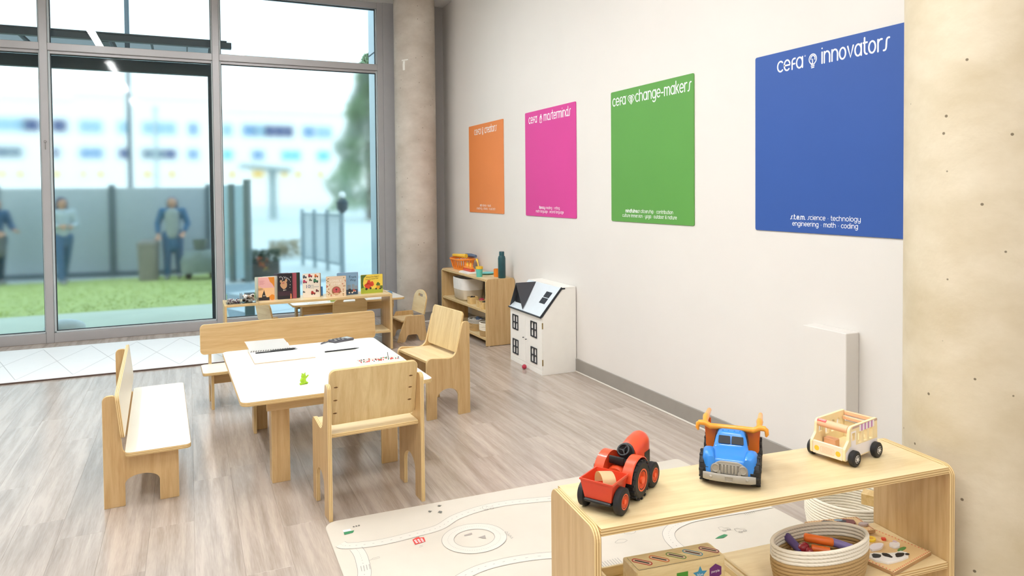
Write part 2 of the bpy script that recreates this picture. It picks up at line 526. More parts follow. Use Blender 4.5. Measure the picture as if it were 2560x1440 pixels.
PLY = wood('birch_plywood', 'd4b583', 'c09a65', 0, 16, 2.0)
PLYV = wood('birch_plywood_upright', 'd2b280', 'bd9762', 1, 16, 2.0)
PLYB = wood('birch_veneer_pale', 'ead5a8', 'dabf8c', 0, 9, 2.4)
PLYBV = wood('birch_veneer_pale_upright', 'dcc492', 'c8aa76', 1, 9, 3.0)
EDGE = ply_edge()
TOPWHITE = mat('white_laminate_and_glare', 'fbf6ea', 0.25, var=.02, scale=3)  # whiteness of the play table top is window glare put into colour
BIRCHGLARE = mat('birch_glare_cream', 'f6ecd6', 0.28, var=.02, scale=3)  # birch bench boards paled to carry the window glare
PLYSET = [PLY, EDGE]; PLYVSET = [PLYV, EDGE]
WHITE = mat('white_paint', 'f4f1ea', 0.45, var=.02)
BLACK = mat('black_plastic', '17181a', 0.4, var=.1)
DKGREY = mat('charcoal_paint', '3c3d42', 0.5, var=.05)
PAPER = mat('paper', 'fbfaf6', 0.8, var=.01)
INK = mat('black_ink', '202024', 0.6, var=0)
ALU = mat('grey_aluminium_frame', 'b0aeaf', 0.42, metal=0.25, var=.03, scale=3)
GRAYP = mat('grey_paint', '85827f', 0.55, var=.03)

# ================================================================== ROOM
XW, YW, ZC = 2.909, 8.5, 3.78
XL, YF = -4.6, -3.0
WALLM = mat('wall_paint_warm_white', 'e8e3dd', 0.7, var=.012, scale=2)
WALLSHADE = mat('wall_paint_shade_grey', 'b9b6b5', 0.7, var=.012, scale=2)  # corner shade on the wall paint put into a grey
CEILM = mat('ceiling_paint', 'f1f0ee', 0.8, var=.01, scale=2)
BASEM = mat('grey_rubber_baseboard', '9a948c', 0.55, var=.03)
CAULK = mat('pale_caulk', 'e2dcd2', 0.6, var=.02)
def structure(name, bm, m, label=None, parent=None, smooth=None):
    o = part(name, bm, m, parent, smooth=smooth)
    if parent is None: o['kind'] = 'structure'
    if label: o['label'] = label
    return o

# floor: slab with planks laid lengthwise along the poster wall
FLOORM = wood('floor_plank_vinyl', 'c0b2a6', '9b8d82', 1, 17.0, 1.5, 0.25, 1.0, .35, .75)
random_tint(FLOORM, .95, 1.05)
SLABM = mat('floor_substrate', '9d8a7c', 0.6)
floor = structure('floor', bx(XL, XW, YF, YW + .1, -.12, -.006), SLABM, 'wood-look plank floor of grey-brown boards')
pw, pl = 0.182, 1.22
pm = mesh_of(bx(-pw / 2 + .0002, pw / 2 - .0002, -pl / 2 + .0002, pl / 2 - .0002, -.0055, 0, .0004), FLOORM)
nfar = 0
rest = bmesh.new()
for i in range(42):
    x = XW - pw / 2 - i * pw
    if x < XL + pw / 2: break
    off = rnd.uniform(0, pl)
    y = YF - off + pl / 2
    while y - pl / 2 < YW:
        y0, y1 = max(YF, y - pl / 2), min(YW + .05, y + pl / 2)
        seen = -2.25 < x and y1 > 2.1 and x > y * .0 - 2.3 and x < y * 0.95 + .9
        if y1 - y0 > .05:
            if seen and y1 - y0 > pl - .01:
                put('floor_plank', pm, floor, T(x, (y0 + y1) / 2, 0))
            elif seen:
                part('floor_plank', bx(-pw / 2 + .0002, pw / 2 - .0002, -(y1 - y0) / 2 + .0002, (y1 - y0) / 2 - .0002, -.0055, 0, .0004), FLOORM, floor, T(x, (y0 + y1) / 2, 0))
            else:
                rest = join(rest, bx(x - pw / 2 + .0006, x + pw / 2 - .0006, y0 + .0006, y1 - .0006, -.0055, 0))
        y += pl
part('distant_planks', rest, FLOORM, floor, kind='stuff')

structure('ceiling', bx(XL, XW + .1, YF, YW + .15, ZC, ZC + .1), CEILM, 'plain white ceiling')
wall_right = structure('wall_right', bx(XW, XW + .12, YF, YW + .15, 0, ZC), WALLM, 'long warm white wall carrying four coloured panels')
structure('wall_left', bx(XL - .12, XL, YF, YW + .15, 0, ZC), WALLM, 'white wall on the left side of the room')
structure('wall_front', bx(XL, XW, YF - .12, YF, 0, ZC), WALLM, 'white wall behind the viewer')
structure('wall_back', bx(2.30, XW, YW, YW + .15, 0, ZC), WALLSHADE, 'strip of window wall, corner shade painted grey, behind the column')
structure('trim_1', bx(2.166, 2.30, YW - .015, YW + .12, 0, ZC), GRAYP if False else mat('grey_jamb_panel', 'adabac', .5, var=.02), 'flat grey panel between window jamb and column')
structure('trim_2', bx(2.80, XW, YW - .06, YW, 0, ZC), WALLSHADE, 'narrow boxed corner strip, shade painted grey, behind the far shelf')
structure('baseboard_right', join(bx(XW - .012, XW, 2.70, YW - .06, 0.0, .11, .002), bx(XW - .012, XW, YF, 2.40, 0, .11, .002), mi(bx(XW - .02, XW - .0121, 2.70, YW - .06, 0, .013, .003), 1)), [BASEM, CAULK], 'grey baseboard with pale caulk line along the poster wall')
structure('baseboard_back', bx(2.31, 2.80, YW - .012, YW, 0, .11, .002), BASEM, 'short grey baseboard behind the column')

# boxed-in casing at the right end of the wall
cas = structure('pipe_casing', bx(2.822, XW - .001, 2.402, 2.665, 0, .812, .003), WALLM, 'low white boxed casing standing out from the wall, right of the green panel')

# columns
CONC = concrete('cast_concrete', 'd2c9bd', 'b3a799', 2.2)
CONC2 = concrete('cast_concrete_near', 'ded2ba', 'c6b798', 2.4)
def column(x, y, m, label, base=True):
    r = .24
    o = part('concrete_column', xf(lathe_bm([(0, 0), (r, 0), (r, ZC), (0, ZC)], 64), T(0, 0, 0)), m, None, smooth=40)
    o.location = (x, y, 0)
    tag(o, label, None, None, 'structure')
    if base:
        part('baseboard', lathe_bm([(r + .001, 0), (r + .011, 0), (r + .011, .108), (r + .001, .11)], 64), BASEM, o, smooth=40)
        part('caulk_line', lathe_bm([(r + .0112, 0), (r + .02, 0), (r + .0112, .012)], 64), CAULK, o, smooth=40)
    return o
col1 = column(2.456, 8.148, CONC, 'round concrete column beside the tall window, grey skirting at its foot')
col2 = column(2.462, 1.542, CONC2, 'pale pitted concrete column at the right edge, behind the near shelf')
# bit of tape on the far column
TAPE = mat('masking_tape', 'efece4', .7)
a0 = R(-137)
tp = bmesh.new()
def on_col(u, z, r=.2412): return (r * math.cos(a0 + u / r), r * math.sin(a0 + u / r), z)
for pts in ([(-.014, 2.90), (.014, 2.90), (.012, 2.96), (.016, 3.005), (-.01, 3.005), (-.016, 2.96)], [(-.03, 3.006), (.05, 3.012), (.056, 3.026), (-.026, 3.02)]):
    vs = [on_col(u, z) for u, z in pts]; vo = [on_col(u, z, .2440) for u, z in pts]
    a = [tp.verts.new(v) for v in vs]; b = [tp.verts.new(v) for v in vo]
    tp.faces.new(b); tp.faces.new(a[::-1])
    for k in range(len(a)): tp.faces.new((a[k], a[(k + 1) % len(a)], b[(k + 1) % len(a)], b[k]))
part('torn_tape', tp, TAPE, col1, label='torn strip of white tape')

# ceiling security camera in front of the column
cc = thing('ceiling_camera', 'small white dome camera on the ceiling by the far column', 'camera', (2.37, 7.83, ZC))
part('mount', lathe_bm([(0, 0), (.045, 0), (.045, -.03), (.03, -.04), (0, -.04)], 28), WHITE, cc, smooth=40)
part('eyeball', sphere_bm(.036, (0, 0, -.068), 24), WHITE, cc, smooth=60)
part('lens', xf(lathe_bm([(0, .0), (.017, .0), (.019, .006), (.015, .008), (0, .006)], 20), T(-.008, -.027, -.085) @ RX(R(125))), BLACK, cc, smooth=40)

# ================================================================== WINDOWS
GASK = mat('dark_gasket', '2c3236', .6)
BEAD = mat('pale_glazing_bead', 'c9d2d4', .35, var=.02)
GLASS_UP = clear_glass('upper_window_glass', 'f6fafa')
GLASS_LO = soft_glass('lower_window_glass', 'f6faf9', 0.205)
MZ = [-4.47, -2.87, -1.303, .301, 2.133]      # mullion centres
MW = .069
LBL = ['window bay at the far left, outside the picture', 'left window bay cut by the picture edge', 'middle window bay between two grey mullions', 'right window bay beside the concrete column']
for i in range(4):
    xa, xb = MZ[i] + MW / 2, MZ[i + 1] - MW / 2
    w = thing('window_%d' % (i + 1), LBL[i], None, ((xa + xb) / 2, YW, 0), kind='structure')
    h = (xb - xa) / 2
    if i == 0: part('mullion', bx(-h - MW, -h, 0, .12, 0, ZC, .003), ALU, w)
    part('mullion', bx(h, h + MW, 0, .12, 0, ZC, .003), ALU, w)
    part('bottom_rail', join(bx(-h, h, .004, .12, 0, .098, .003), mi(bx(-h, h, .03, .06, .096, .112, .003), 1)), [ALU, BEAD], w)
    part('transom', join(bx(-h, h, .004, .12, 2.968, 3.042, .003), bx(-h, h, .032, .1, 2.938, 2.969, .002)), ALU, w)
    part('top_rail', bx(-h, h, .004, .12, 3.705, ZC, .003), ALU, w)
    multi('side_bead', [bx(-h, -h + .018, .03, .1, .098, 2.968, .002), bx(h - .012, h, .03, .1, .098, 2.968, .002)], BEAD, w)
    multi('side_bead', [bx(-h, -h + .018, .03, .1, 3.042, 3.705, .002), bx(h - .012, h, .03, .1, 3.042, 3.705, .002)], BEAD, w)
    multi('gasket', [bx(-h + .018, -h + .024, .05, .08, .112, 2.938), bx(h - .018, h - .012, .05, .08, .112, 2.938), bx(-h, h, .05, .08, .112, .118), bx(-h, h, .05, .08, 2.932, 2.938)], GASK, w)
    multi('gasket', [bx(-h + .018, -h + .024, .05, .08, 3.042, 3.705), bx(h - .018, h - .012, .05, .08, 3.042, 3.705), bx(-h, h, .05, .08, 3.699, 3.705)], GASK, w)
    part('lower_pane', bx(-h + .015, h - .01, .06, .072, .108, 2.945), GLASS_LO, w)
    part('upper_pane', bx(-h + .015, h - .01, .06, .066, 3.04, 3.71), GLASS_UP, w)
    if i == 1:
        STEEL = mat('dull_steel', '8d8a86', .35, metal=.8)
        part('hook', join(xf(tube_bm([(.011 * math.cos(t), 0, .011 * math.sin(t)) for t in [2 * PI * k / 14 for k in range(14)]], .0025, 6, True), T(h + .035, -.008, 2.045)), bx(h + .0325, h + .0375, -.012, -.001, 1.965, 2.034, .001)), STEEL, w, smooth=40)
# exterior fin at the right end of the glazing
structure('trim_3', join(bx(2.135, 2.30, 8.63, 9.10, -.1, 4.2), mi(bx(2.128, 2.1352, 8.70, 8.73, -.1, 4.2), 1), mi(bx(2.128, 2.1352, 8.73, 9.10, 3.235, 3.245), 1)), [mat('pale_blue_cladding', 'c3d6e2', .3, var=.02), mat('dark_joint', '22364a', .5)], 'pale blue cladding fin outside the right window')

# ================================================================== CEILING LAMPS
LAMPM = bpy.data.materials.new('lamp_diffuser'); LAMPM.use_nodes = True
_n = LAMPM.node_tree; _n.nodes.clear(); _o = _n.nodes.new('ShaderNodeOutputMaterial'); _e = _n.nodes.new('ShaderNodeEmission')
_e.inputs['Color'].default_value = (.97, .988, 1.0, 1); _e.inputs['Strength'].default_value = LAMP_W / (PI * 1.2 * .09)
_n.links.new(_e.outputs[0], _o.inputs[0])
lamp0 = thing('linear_ceiling_lamp', 'slim white linear lamp hung under the ceiling', 'lamp', (0, 0, 3.6), group='linear lamps in rows under the ceiling')
part('housing', bx(-.055, .055, -.62, .62, .012, .07, .003), WHITE, lamp0)
part('diffuser', bx(-.045, .045, -.6, .6, .0, .0119), LAMPM, lamp0)
multi('suspension_rod', [cyl_bm(.004, ZC - 3.6 - .07, 8, (0, y, (ZC - 3.6 + .07) / 2)) for y in (-.5, .5)], STEEL, lamp0)
first = True
for lx in (-1.10, .77):
    for ly in (6.02, 3.6, 1.2, -1.2):
        l = lamp0 if first else copy_tree(lamp0)
        first = False
        l.location = (lx, ly, 3.6)
        l['label'] = 'slim linear ceiling lamp, %s column from the left, %s row from the windows' % ({-1.10: 'first', .77: 'second'}[lx], {6.02: 'first', 3.6: 'second', 1.2: 'third', -1.2: 'fourth'}[ly])

# ================================================================== POSTERS
LETTER = mat('white_lettering', 'fdfdfd', .6, var=0)
def circ(x, y, r, n=20, a0=0, a1=360): return arcp(x, y, r, r, a0, a1, n)
ICON = {
 'bulb': [arcp(0, .12, .5, .52, -60, 262, 22), arcp(.02, .2, .28, .28, 200, -20, 12) + [(.3, .05)], [(-.02, .1), (-.02, -.45)], [(-.2, -.45), (.22, -.42)], [(-.2, -.62), (.2, -.59)], [(-.16, -.79), (.16, -.76)]],
 'heart': [[(0, -.75), (-.55, -.05)] + arcp(-.28, .22, .34, .36, 215, 20, 10) + [(0, .3)] + arcp(.28, .22, .34, .36, 160, -35, 10) + [(0, -.75)], [(0, -.5), (-.28, .1)], [(0, -.5), (.28, .1)], circ(-.22, .28, .08, 8), circ(.22, .28, .08, 8), [(0, -.5), (0, .05)], circ(0, .1, .07, 8)],
 'jar': [[(-.3, .2), (-.42, -.1), (-.34, -.7), (0, -.8), (.34, -.7), (.42, -.1), (.3, .2)], [(-.3, .2), (.3, .2)], [(-.2, .45), (.3, .5)], [(-.14, .66), (.24, .74)], [(0, -.1), (0, -.6)], [(-.22, -.05), (.22, -.05)], [(-.26, .33), (.26, .33)]],
 'palette': [arcp(0, 0, .42, .8, 40, 330, 20), [(0, .35), (0, -.4)], arcp(0, .15, .22, .25, 90, -90, 8), arcp(0, -.3, .2, .2, 90, 270, 6), [(-.2, -.1), (.15, -.5)]],
}
def poster(y0, W, colr, word, icon, lines, tx, label, bold):
    m = mat('poster_' + word.replace('-', '_'), colr, .55, var=.03, scale=1.5)
    M = fr((XW - .001, y0, 1.271), (0, -1, 0), (0, 0, 1))
    p = thing('wall_poster', label, 'poster', (XW - .001, y0 - W / 2, 1.271), group='coloured panels in a row on the wall')
    p.location = (0, 0, 0); p.matrix_world = M
    part('panel', panel_bm(rrect(W, .962, .012), .006, (), .0008), [m, m], p)
    x0, x1, xi0, xi1, xn0, xn1 = tx
    bm = bmesh.new()
    stroke_text('ceFa', x0, .857, x1 - x0, .054, .0085, bm)
    ribbon_bm([circ(x1 + .01, .912, .0035, 10)], .0012, 0, True, bm)
    part('brand_lettering', bm, LETTER, p, T(0, 0, .0062), smooth='flatprint')
    bm = bmesh.new()
    stroke_text(word, xn0, .857, xn1 - xn0, .054, .0085, bm)
    part('title_lettering', bm, LETTER, p, T(0, 0, .0062), smooth='flatprint')
    bm = bmesh.new(); k = .048
    ribbon_bm([[((xi0 + xi1) / 2 + px * k * (xi1 - xi0) / .06, .882 + py * k) for px, py in s] for s in ICON[icon]], .0055, 0, True, bm)
    part('icon', bm, LETTER, p, T(0, 0, .0062), smooth='flatprint')
    bm = bmesh.new()
    for j, (s, a, b) in enumerate(lines):
        stroke_text(s, a, .070 - .034 * j, b - a, .0165, .0027, bm, bold if j == 0 else 0)
    part('subject_lettering', bm, LETTER, p, T(0, 0, .0062), smooth='flatprint')
    return p
poster(3.082, .955, '2b54a2', 'innovators', 'bulb', [('s.t.e.m. science * technology', .259, .692), ('engineering * math * coding', .272, .677)], (.167, .344, .375, .433, .459, .839), 'large blue panel lettered innovators, partly behind the near concrete column', 8)
poster(4.579, .964, '5c9c43', 'change-makers', 'heart', [('mindfulness citizenship * contribution', .192, .752), ('culture immersion * yoga * outdoor & nature', .151, .790)], (.027, .203, .23, .31, .325, .94), 'green panel with a heart icon lettered change-makers', 11)
poster(6.077, .964, 'd63c94', 'masterminds', 'jar', [('literacy reading * writing', .286, .677), ('math language * second language', .216, .748)], (.082, .255, .292, .367, .39, .88), 'pink panel lettered masterminds between the orange and green ones', 8)
poster(7.556, .964, 'ea8a47', 'creators', 'palette', [('arts dance * music', .32, .63), ('creativity * drama * visual arts', .224, .747)], (.174, .358, .386, .451, .474, .799), 'orange panel lettered creators, farthest along the wall', 4)

# ================================================================== FURNITURE
def side_mats(v=True): return PLYVSET if v else PLYSET

# ---- play table -----------------------------------------------------------
TA = thing('play_table', 'low rectangular play table with glare-whitened top in the middle of the floor', 'table', (.213, 3.674, 0), .027)
TL_, TWd, TZ = .989, 1.262, .481
part('tabletop', panel_bm(rrect(TL_, TWd, .04), .021, (), .002), [TOPWHITE, EDGE], TA, T(0, 0, TZ - .021))
ins = .160
for (x, y, sx, sy) in ((ins, ins, 1, 1), (TL_ - ins, ins, -1, 1), (ins, TWd - ins, 1, -1), (TL_ - ins, TWd - ins, -1, -1)):
    # broad board facing the table ends, return board facing the sides
    M = fr((x if sx > 0 else x - .09, y + (.018 if sy > 0 else 0), 0), (1, 0, 0), (0, 0, 1))
    lg = part('leg', panel_bm(rrect(.09, TZ - .021, .002), .018), PLYVSET, TA, M)
    M2 = fr((x if sx > 0 else x - .018, y + .0181 * sy + (.0 if sy > 0 else -.075), 0), (0, 1, 0), (0, 0, 1))
    o = part('return_board', panel_bm(rrect(.075, TZ - .021, .002), .018), PLYVSET, None, None)
    o.parent = lg; o.matrix_local = M.inverted() @ M2
for y in (ins - .002, TWd - ins - .016):
    part('apron', panel_bm(rrect(TL_ - 2 * ins + .05, .075, .002), .0175), PLYSET, TA, fr((ins - .025, y + .0178 + (-.018 if y < .5 else .018), TZ - .097), (1, 0, 0), (0, 0, 1)))
for x in (ins + .02, TL_ - ins - .038):
    part('apron', panel_bm(rrect(TWd - 2 * ins - .16, .075, .002), .0175), PLYSET, TA, fr((x, ins + .08, TZ - .097), (0, 1, 0), (0, 0, 1)))

# ---- adult-height chairs ------------------------------------------------------
CWd, CD = .465, .325
def make_chair():
    t = thing('plywood_chair', None, 'chair', group='plywood chairs at the play table')
    arch = [(.088, 0), (.088, .12)] + [(.17 + .082 * math.cos(a), .125 + .066 * math.sin(a)) for a in [R(180 - 180 * k / 12) for k in range(13)]] + [(.252, .12), (.252, 0)]
    prof = rpoly([(0, 0), (.088, 0, .004)] + [p for p in arch[1:-1]] + [(.252, 0, .004), (CD, 0, .004), (CD, .41, .035), (.115, .385, .06), (.052, .625, .022), (0, .625, .03)], 5)
    for x in (0, CWd - .018):
        part('side_panel', panel_bm([(p.x, p.y) for p in prof], .018), [PLYV, EDGE], t, fr((x, 0, 0), (0, 1, 0), (0, 0, 1)))
    part('seat', panel_bm(rrect(CWd - .037, CD - .035, .004), .018, (), .002), [PLYB, EDGE], t, T(.0185, .03, .374))
    th = math.atan2(.052, .26)
    Mb = fr((.0186, .098, .418), (1, 0, 0), (0, -.052, .26))
    bk = part('backrest', panel_bm(rrect(CWd - .0372, .275, .028), .016, (), .002), [PLYBV, EDGE], t, Mb)
    HOLE = mat('drilled_hole', '6b4a26', .8) if 'drilled_hole' not in bpy.data.materials else bpy.data.materials['drilled_hole']
    for sx, xs in ((1, .014), (-1, CWd - .0372 - .014)):
        for zz in ((.06, .125, .19) if sx > 0 else (.075, .14, .2)):
            part('screw_pocket', panel_bm(rpoly([(xs, zz, .0035), (xs + .02 * sx, zz - .004, .001), (xs + .03 * sx, zz, .001), (xs + .02 * sx, zz + .004, .001)][::sx], 3), .0004, (), 0), [HOLE, HOLE], bk, T(0, 0, .0159))
    return t
ch1 = make_chair(); ch1.location = (.556, 3.268, 0); ch1.rotation_euler.z = .06
ch1['label'] = 'plywood chair nearest the viewer, its screw-pocketed back turned this way'
ch2 = copy_tree(ch1); ch2.location = (1.719, 4.50, 0); ch2.rotation_euler.z = 1.725
ch2['label'] = 'plywood chair at the right side of the play table, seat facing left'

# ---- benches --------------------------------------------------------------------
BL, BOV, BD = 1.172, .056, .325
def make_bench():
    t = thing('plywood_bench', None, 'bench', group='low plywood benches at the play table')
    arch = [(.09, 0), (.09, .1)] + [(.165 + .075 * math.cos(a), .105 + .04 * math.sin(a)) for a in [R(180 - 180 * k / 12) for k in range(13)]] + [(.24, .1), (.24, 0)]
    prof = rpoly([(0, 0), (.09, 0, .004)] + arch[1:-1] + [(.24, 0, .004), (BD, 0, .004), (BD, .252, .004), (.085, .252, .03), (.055, .54, .016), (0, .54, .03)], 5)
    for x in (0, BL - .018):
        part('side_panel', panel_bm([(p.x, p.y) for p in prof], .018), [PLYV, EDGE], t, fr((x, 0, 0), (0, 1, 0), (0, 0, 1)))
    part('seat', panel_bm(rrect(BL + 2 * BOV, .29, .028), .02, (), .002), [BIRCHGLARE, EDGE], t, T(-BOV, .092, .2525))
    part('backrest', panel_bm(rrect(BL + 2 * BOV, .215, .03), .018, (), .002), [PLY, EDGE], t, fr((-BOV, .0955, .343), (1, 0, 0), (0, -.022, .215)))
    part('stretcher', panel_bm(rrect(BL - .037, .085, .003), .018), PLYSET, t, fr((.0185, .26, .165), (1, 0, 0), (0, 0, 1)))
    return t
be1 = make_bench()
be1['label'] = 'glare-whitened plywood bench on the left side of the play table, seen from its end'
a = .032
# bench one: local X runs toward the viewer, local Y toward the table
be1.rotation_euler.z = a - PI / 2
be1.location = Vector((-.393, 3.854, 0)) + Vector((-math.sin(a), math.cos(a), 0)) * (1.2 - (1.2 - BL) / 2)
be2 = copy_tree(be1)
be2['label'] = 'plywood bench behind the play table, its long back turned to the bookshelf'
a = .035
be2.rotation_euler.z = a + PI
be2.location = Vector((.138, 5.352, 0)) + Vector((math.cos(a), math.sin(a), 0)) * (1.141 + .014) + Vector((-math.sin(a), math.cos(a), 0)) * (.31)
# window glare is put into the left bench's backrest as a cream colour
for ch in be1.children:
    if ch.name.startswith('backrest'):
        ch.data = ch.data.copy(); ch.data.materials[0] = BIRCHGLARE

# ---- open shelves ----------------------------------------------------------------
def shelf_unit(name, label, L, D, h, mids, th=.019, r=.03, loc=(0, 0, 0), rz=0, inset=.004, split=None, facem=None, vmats=None):
    """local X along the length, local Y to the back"""
    s = thing(name, label, 'shelf', loc, rz)
    F1 = facem or PLY
    for x in (0, L - th):
        part('side_panel', panel_bm(rpoly([(0, .004, .004), (D, .004, .004), (D, h, r), (0, h, r)]), th), vmats or PLYVSET, s, fr((x, 0, 0), (0, 1, 0), (0, 0, 1)))
    cuts = [th] + ([split] if split else []) + [L - th]
    for a, b in zip(cuts[:-1], cuts[1:]):
        part('top_board', panel_bm(rrect(b - a - .0008, D - 2 * inset, .002), th, (), .001), [F1, EDGE], s, T(a + .0004, inset, h - th - .003))
    for z in mids:
        part('shelf_board', panel_bm(rrect(L - 2 * th - .001, D - .012, .002), th), [F1, EDGE], s, T(th + .0005, .006, z - th))
    return s
FOOT = mat('white_nylon_foot', 'dedad2', .5)
SH1 = shelf_unit('book_shelf', 'low open plywood shelf carrying picture books in front of the window', 1.49, .345, .532, (.183,), .02, .012, (.267, 6.655, 0), 0, split=.285, facem=PLYB)
SH2 = shelf_unit('toy_shelf', 'three-tier plywood toy shelf against the wall in the far corner', 1.228, .311, .652, (.343, .075), .02, .035, (2.592, 6.332, 0), .028 + PI / 2, facem=PLYB)
SH2.location = (2.592 + .311 * math.cos(.028) * 0 , 6.332, 0)
# turn so that local X runs away along the wall and local Y toward the wall: mirror-free frame has Y toward the room, so start from the wall side
SH2.rotation_euler.z = .028 - PI / 2
SH2.location = Vector((2.592, 6.332, 0)) + Vector((-math.sin(.028), math.cos(.028), 0)) * 1.228
SH3A = R(-5.6)
SH3 = shelf_unit('toy_display_shelf', 'plywood shelf in the foreground with toy vehicles lined on its top', 1.236, .298, .6262, (.3232, .0682), .02, .035, (.928, 1.552, .0068), SH3A, facem=PLYB)
for s, L, D in ((SH2, 1.228, .311), (SH3, 1.236, .298), (SH1, 1.49, .345)):
    multi('shelf_foot', [cyl_bm(.012, .0035, 12, (x, y, .0019)) for x in (.01, L - .01) for y in (.03, D - .03)], FOOT, s)

# ---- doll house ---------------------------------------------------------------------
HW, HD, H1, H2, RD = .633, .317, .48, .698, .187
DWHITE = mat('dollhouse_white_paint', 'f6f3ec', .5, var=.015)
DROOF = mat('dollhouse_roof_pale_blue', 'dfe8ee', .5, var=.015)
DBLK = mat('dollhouse_black_trim', '20242c', .5, var=.05)
BRASS = mat('dull_brass', 'a08a5c', .35, metal=.8)
DH = thing('dollhouse', 'white wooden dollhouse with black dormer standing against the wall', 'dollhouse', (2.586, 5.134, 0), -.009 - PI / 2 + PI / 2)
# local: x = depth toward the wall, y = along the front (away from the viewer)
prof = [(0.012, 0), (HD, 0), (HD, H2), (RD, H2), (0.012, H1 - .004)]
for y in (0, HW - .012):
    part('gable_wall', panel_bm(prof, .012), [DWHITE, DWHITE], DH, fr((0, y + .012, 0), (1, 0, 0), (0, 0, 1)))
part('back_wall', bx(HD - .008, HD, .0125, HW - .0125, .001, H2 - .009), DWHITE, DH)
part('flat_top', bx(RD - .004, HD - .0, .0005, HW - .0005, H2 + .0005, H2 + .011, .001), DWHITE, DH)
part('floor_board', bx(.03, HD - .009, .0126, HW - .0126, .24, .25), DWHITE, DH)
part('plinth', bx(.0, .0118, .001, HW - .001, .0005, .044, .001), DWHITE, DH)
PANE = mat('dollhouse_lit_inside', 'f0eeea', .8)
DARK = mat('dollhouse_inner_shade', '0f1013', .8)
for k, (y0, y1) in enumerate(((.0015, HW / 2 - .001), (HW / 2 + .001, HW - .0015))):
    vs = (.09, .205) if k == 0 else (.46, .575)
    ww = vs[1] - vs[0]
    # sheet frame: local x = along -Y (so that the face looks out of the house front), y up
    M = fr((.0118, y1, .046), (0, -1, 0), (0, 0, 1))
    hx = y1 - vs[1]
    holes = [[Vector((hx + .006, z0 + .006)), Vector((hx + ww - .006, z0 + .006)), Vector((hx + ww - .006, z0 + .124)), Vector((hx + .006, z0 + .124))] for z0 in (.029, .244)]
    d = part('door', panel_bm([(0, 0), (y1 - y0, 0), (y1 - y0, H1 - .052), (0, H1 - .052)], .011, holes, .0008), [DWHITE, DWHITE], DH, M)
    for z0 in (.029, .244):
        q = .009; cw = (ww - 3 * q) / 2; chh = (.130 - 3 * q) / 2
        hs = [[Vector((hx + q + i * (cw + q), z0 + q + j * (chh + q))), Vector((hx + q + i * (cw + q) + cw, z0 + q + j * (chh + q))), Vector((hx + q + i * (cw + q) + cw, z0 + q + j * (chh + q) + chh)), Vector((hx + q + i * (cw + q), z0 + q + j * (chh + q) + chh))] for i in (0, 1) for j in (0, 1)]
        wv = part('window_frame', panel_bm([(hx, z0), (hx + ww, z0), (hx + ww, z0 + .13), (hx, z0 + .13)], .006, hs, 0), [DBLK, DBLK], d, T(0, 0, .0112))
        for i in (0, 1):
            part('lit_inset', box_bm(cw * .68, .117, .002, (hx + q + i * (cw + q) + cw * .34, z0 + .065, .0072)), PANE, d)  # pale sheet stands for the lit inside, bare strip for its shade
    part('knob', xf(lathe_bm([(0, 0), (.003, 0), (.003, .006), (.005, .009), (.003, .013), (0, .013)], 12), T((.022 if k == 0 else y1 - y0 - .03), .2 + .006 * k, .011)), DBLK, d, smooth=40)
    if k == 0:
        for z0 in (.03, .33):
            part('hinge', bx(.001, .012, -.0022, .0005, z0 + .05, z0 + .10, .0005), BRASS, DH)
part('interior_shade', bx(.055, .06, .0126, HW - .0126, .251, H1 - .01), DARK, DH)  # near-black sheets put the shade inside the house into colour
part('interior_shade', bx(.055, .06, .0126, HW - .0126, .046, .239), DARK, DH)
sl = Vector((RD, 0, H2 - H1)); sn = Vector((-(H2 - H1), 0, RD)).normalized()
roofM = fr(Vector((-.006, HW, H1 - .007)), (0, -1, 0), sl)
rl = sl.length + .012
rf = part('roof', panel_bm([(0, 0), (HW, 0), (HW, rl), (0, rl)], .009, (), .0008), [DROOF, DROOF], DH, roofM)
multi('black_edging', [bx(-.002, HW + .004, -.006, .003, -.002, .0135), bx(HW - .003, HW + .005, .0031, rl + .004, -.003, .0135)], DBLK, rf)
sk = [(.078 + i * .053, .118 + j * .062) for i in (0, 1) for j in (0, 1)]
multi('skylight_pane', [bx(HW - x - .045, HW - x, y, y + .054, .009, .0125) for x, y in sk], DBLK, rf)
part('ridge_bar', bx(RD - .006, RD + .028, -.006, .004, H2 - .006, H2 + .006, .002), DBLK, DH)
yl, yr, ya = .612, .345, .478
def sheet(P, n, t=.006):
    P = [Vector(p) for p in P]; nn = (P[1] - P[0]).cross(P[2] - P[0]).normalized() * t
    bm = bmesh.new(); a = [bm.verts.new(p) for p in P]; b = [bm.verts.new(p + nn) for p in P]
    bm.faces.new(a[::-1]); bm.faces.new(b); m = len(P)
    for k in range(m): bm.faces.new((a[k], a[(k + 1) % m], b[(k + 1) % m], b[k]))
    return bm
zf = H1 + .012; zt = H2 + .004
for yy in (yl, yr):
    part('dormer_roof', sheet([(-.012, yy, zf), (RD - .004, ya, zt), (-.012, ya, zt)], 1), DKGREY, DH)
part('dormer_front', sheet([(.03, yl - .03, zf + .03), (.03, yr + .03, zf + .03), (.03, ya, zt - .02)], 1, .004), DBLK, DH)
ball = part('red_ball', sphere_bm(.0205, (0, 0, .0205), 24), mat('red_ball', 'b3243f', .3, coat=.4), None, smooth=60)
ball.location = (2.553, 5.40, 0); tag(ball, 'small dark red ball on the floor in front of the dollhouse', 'ball')

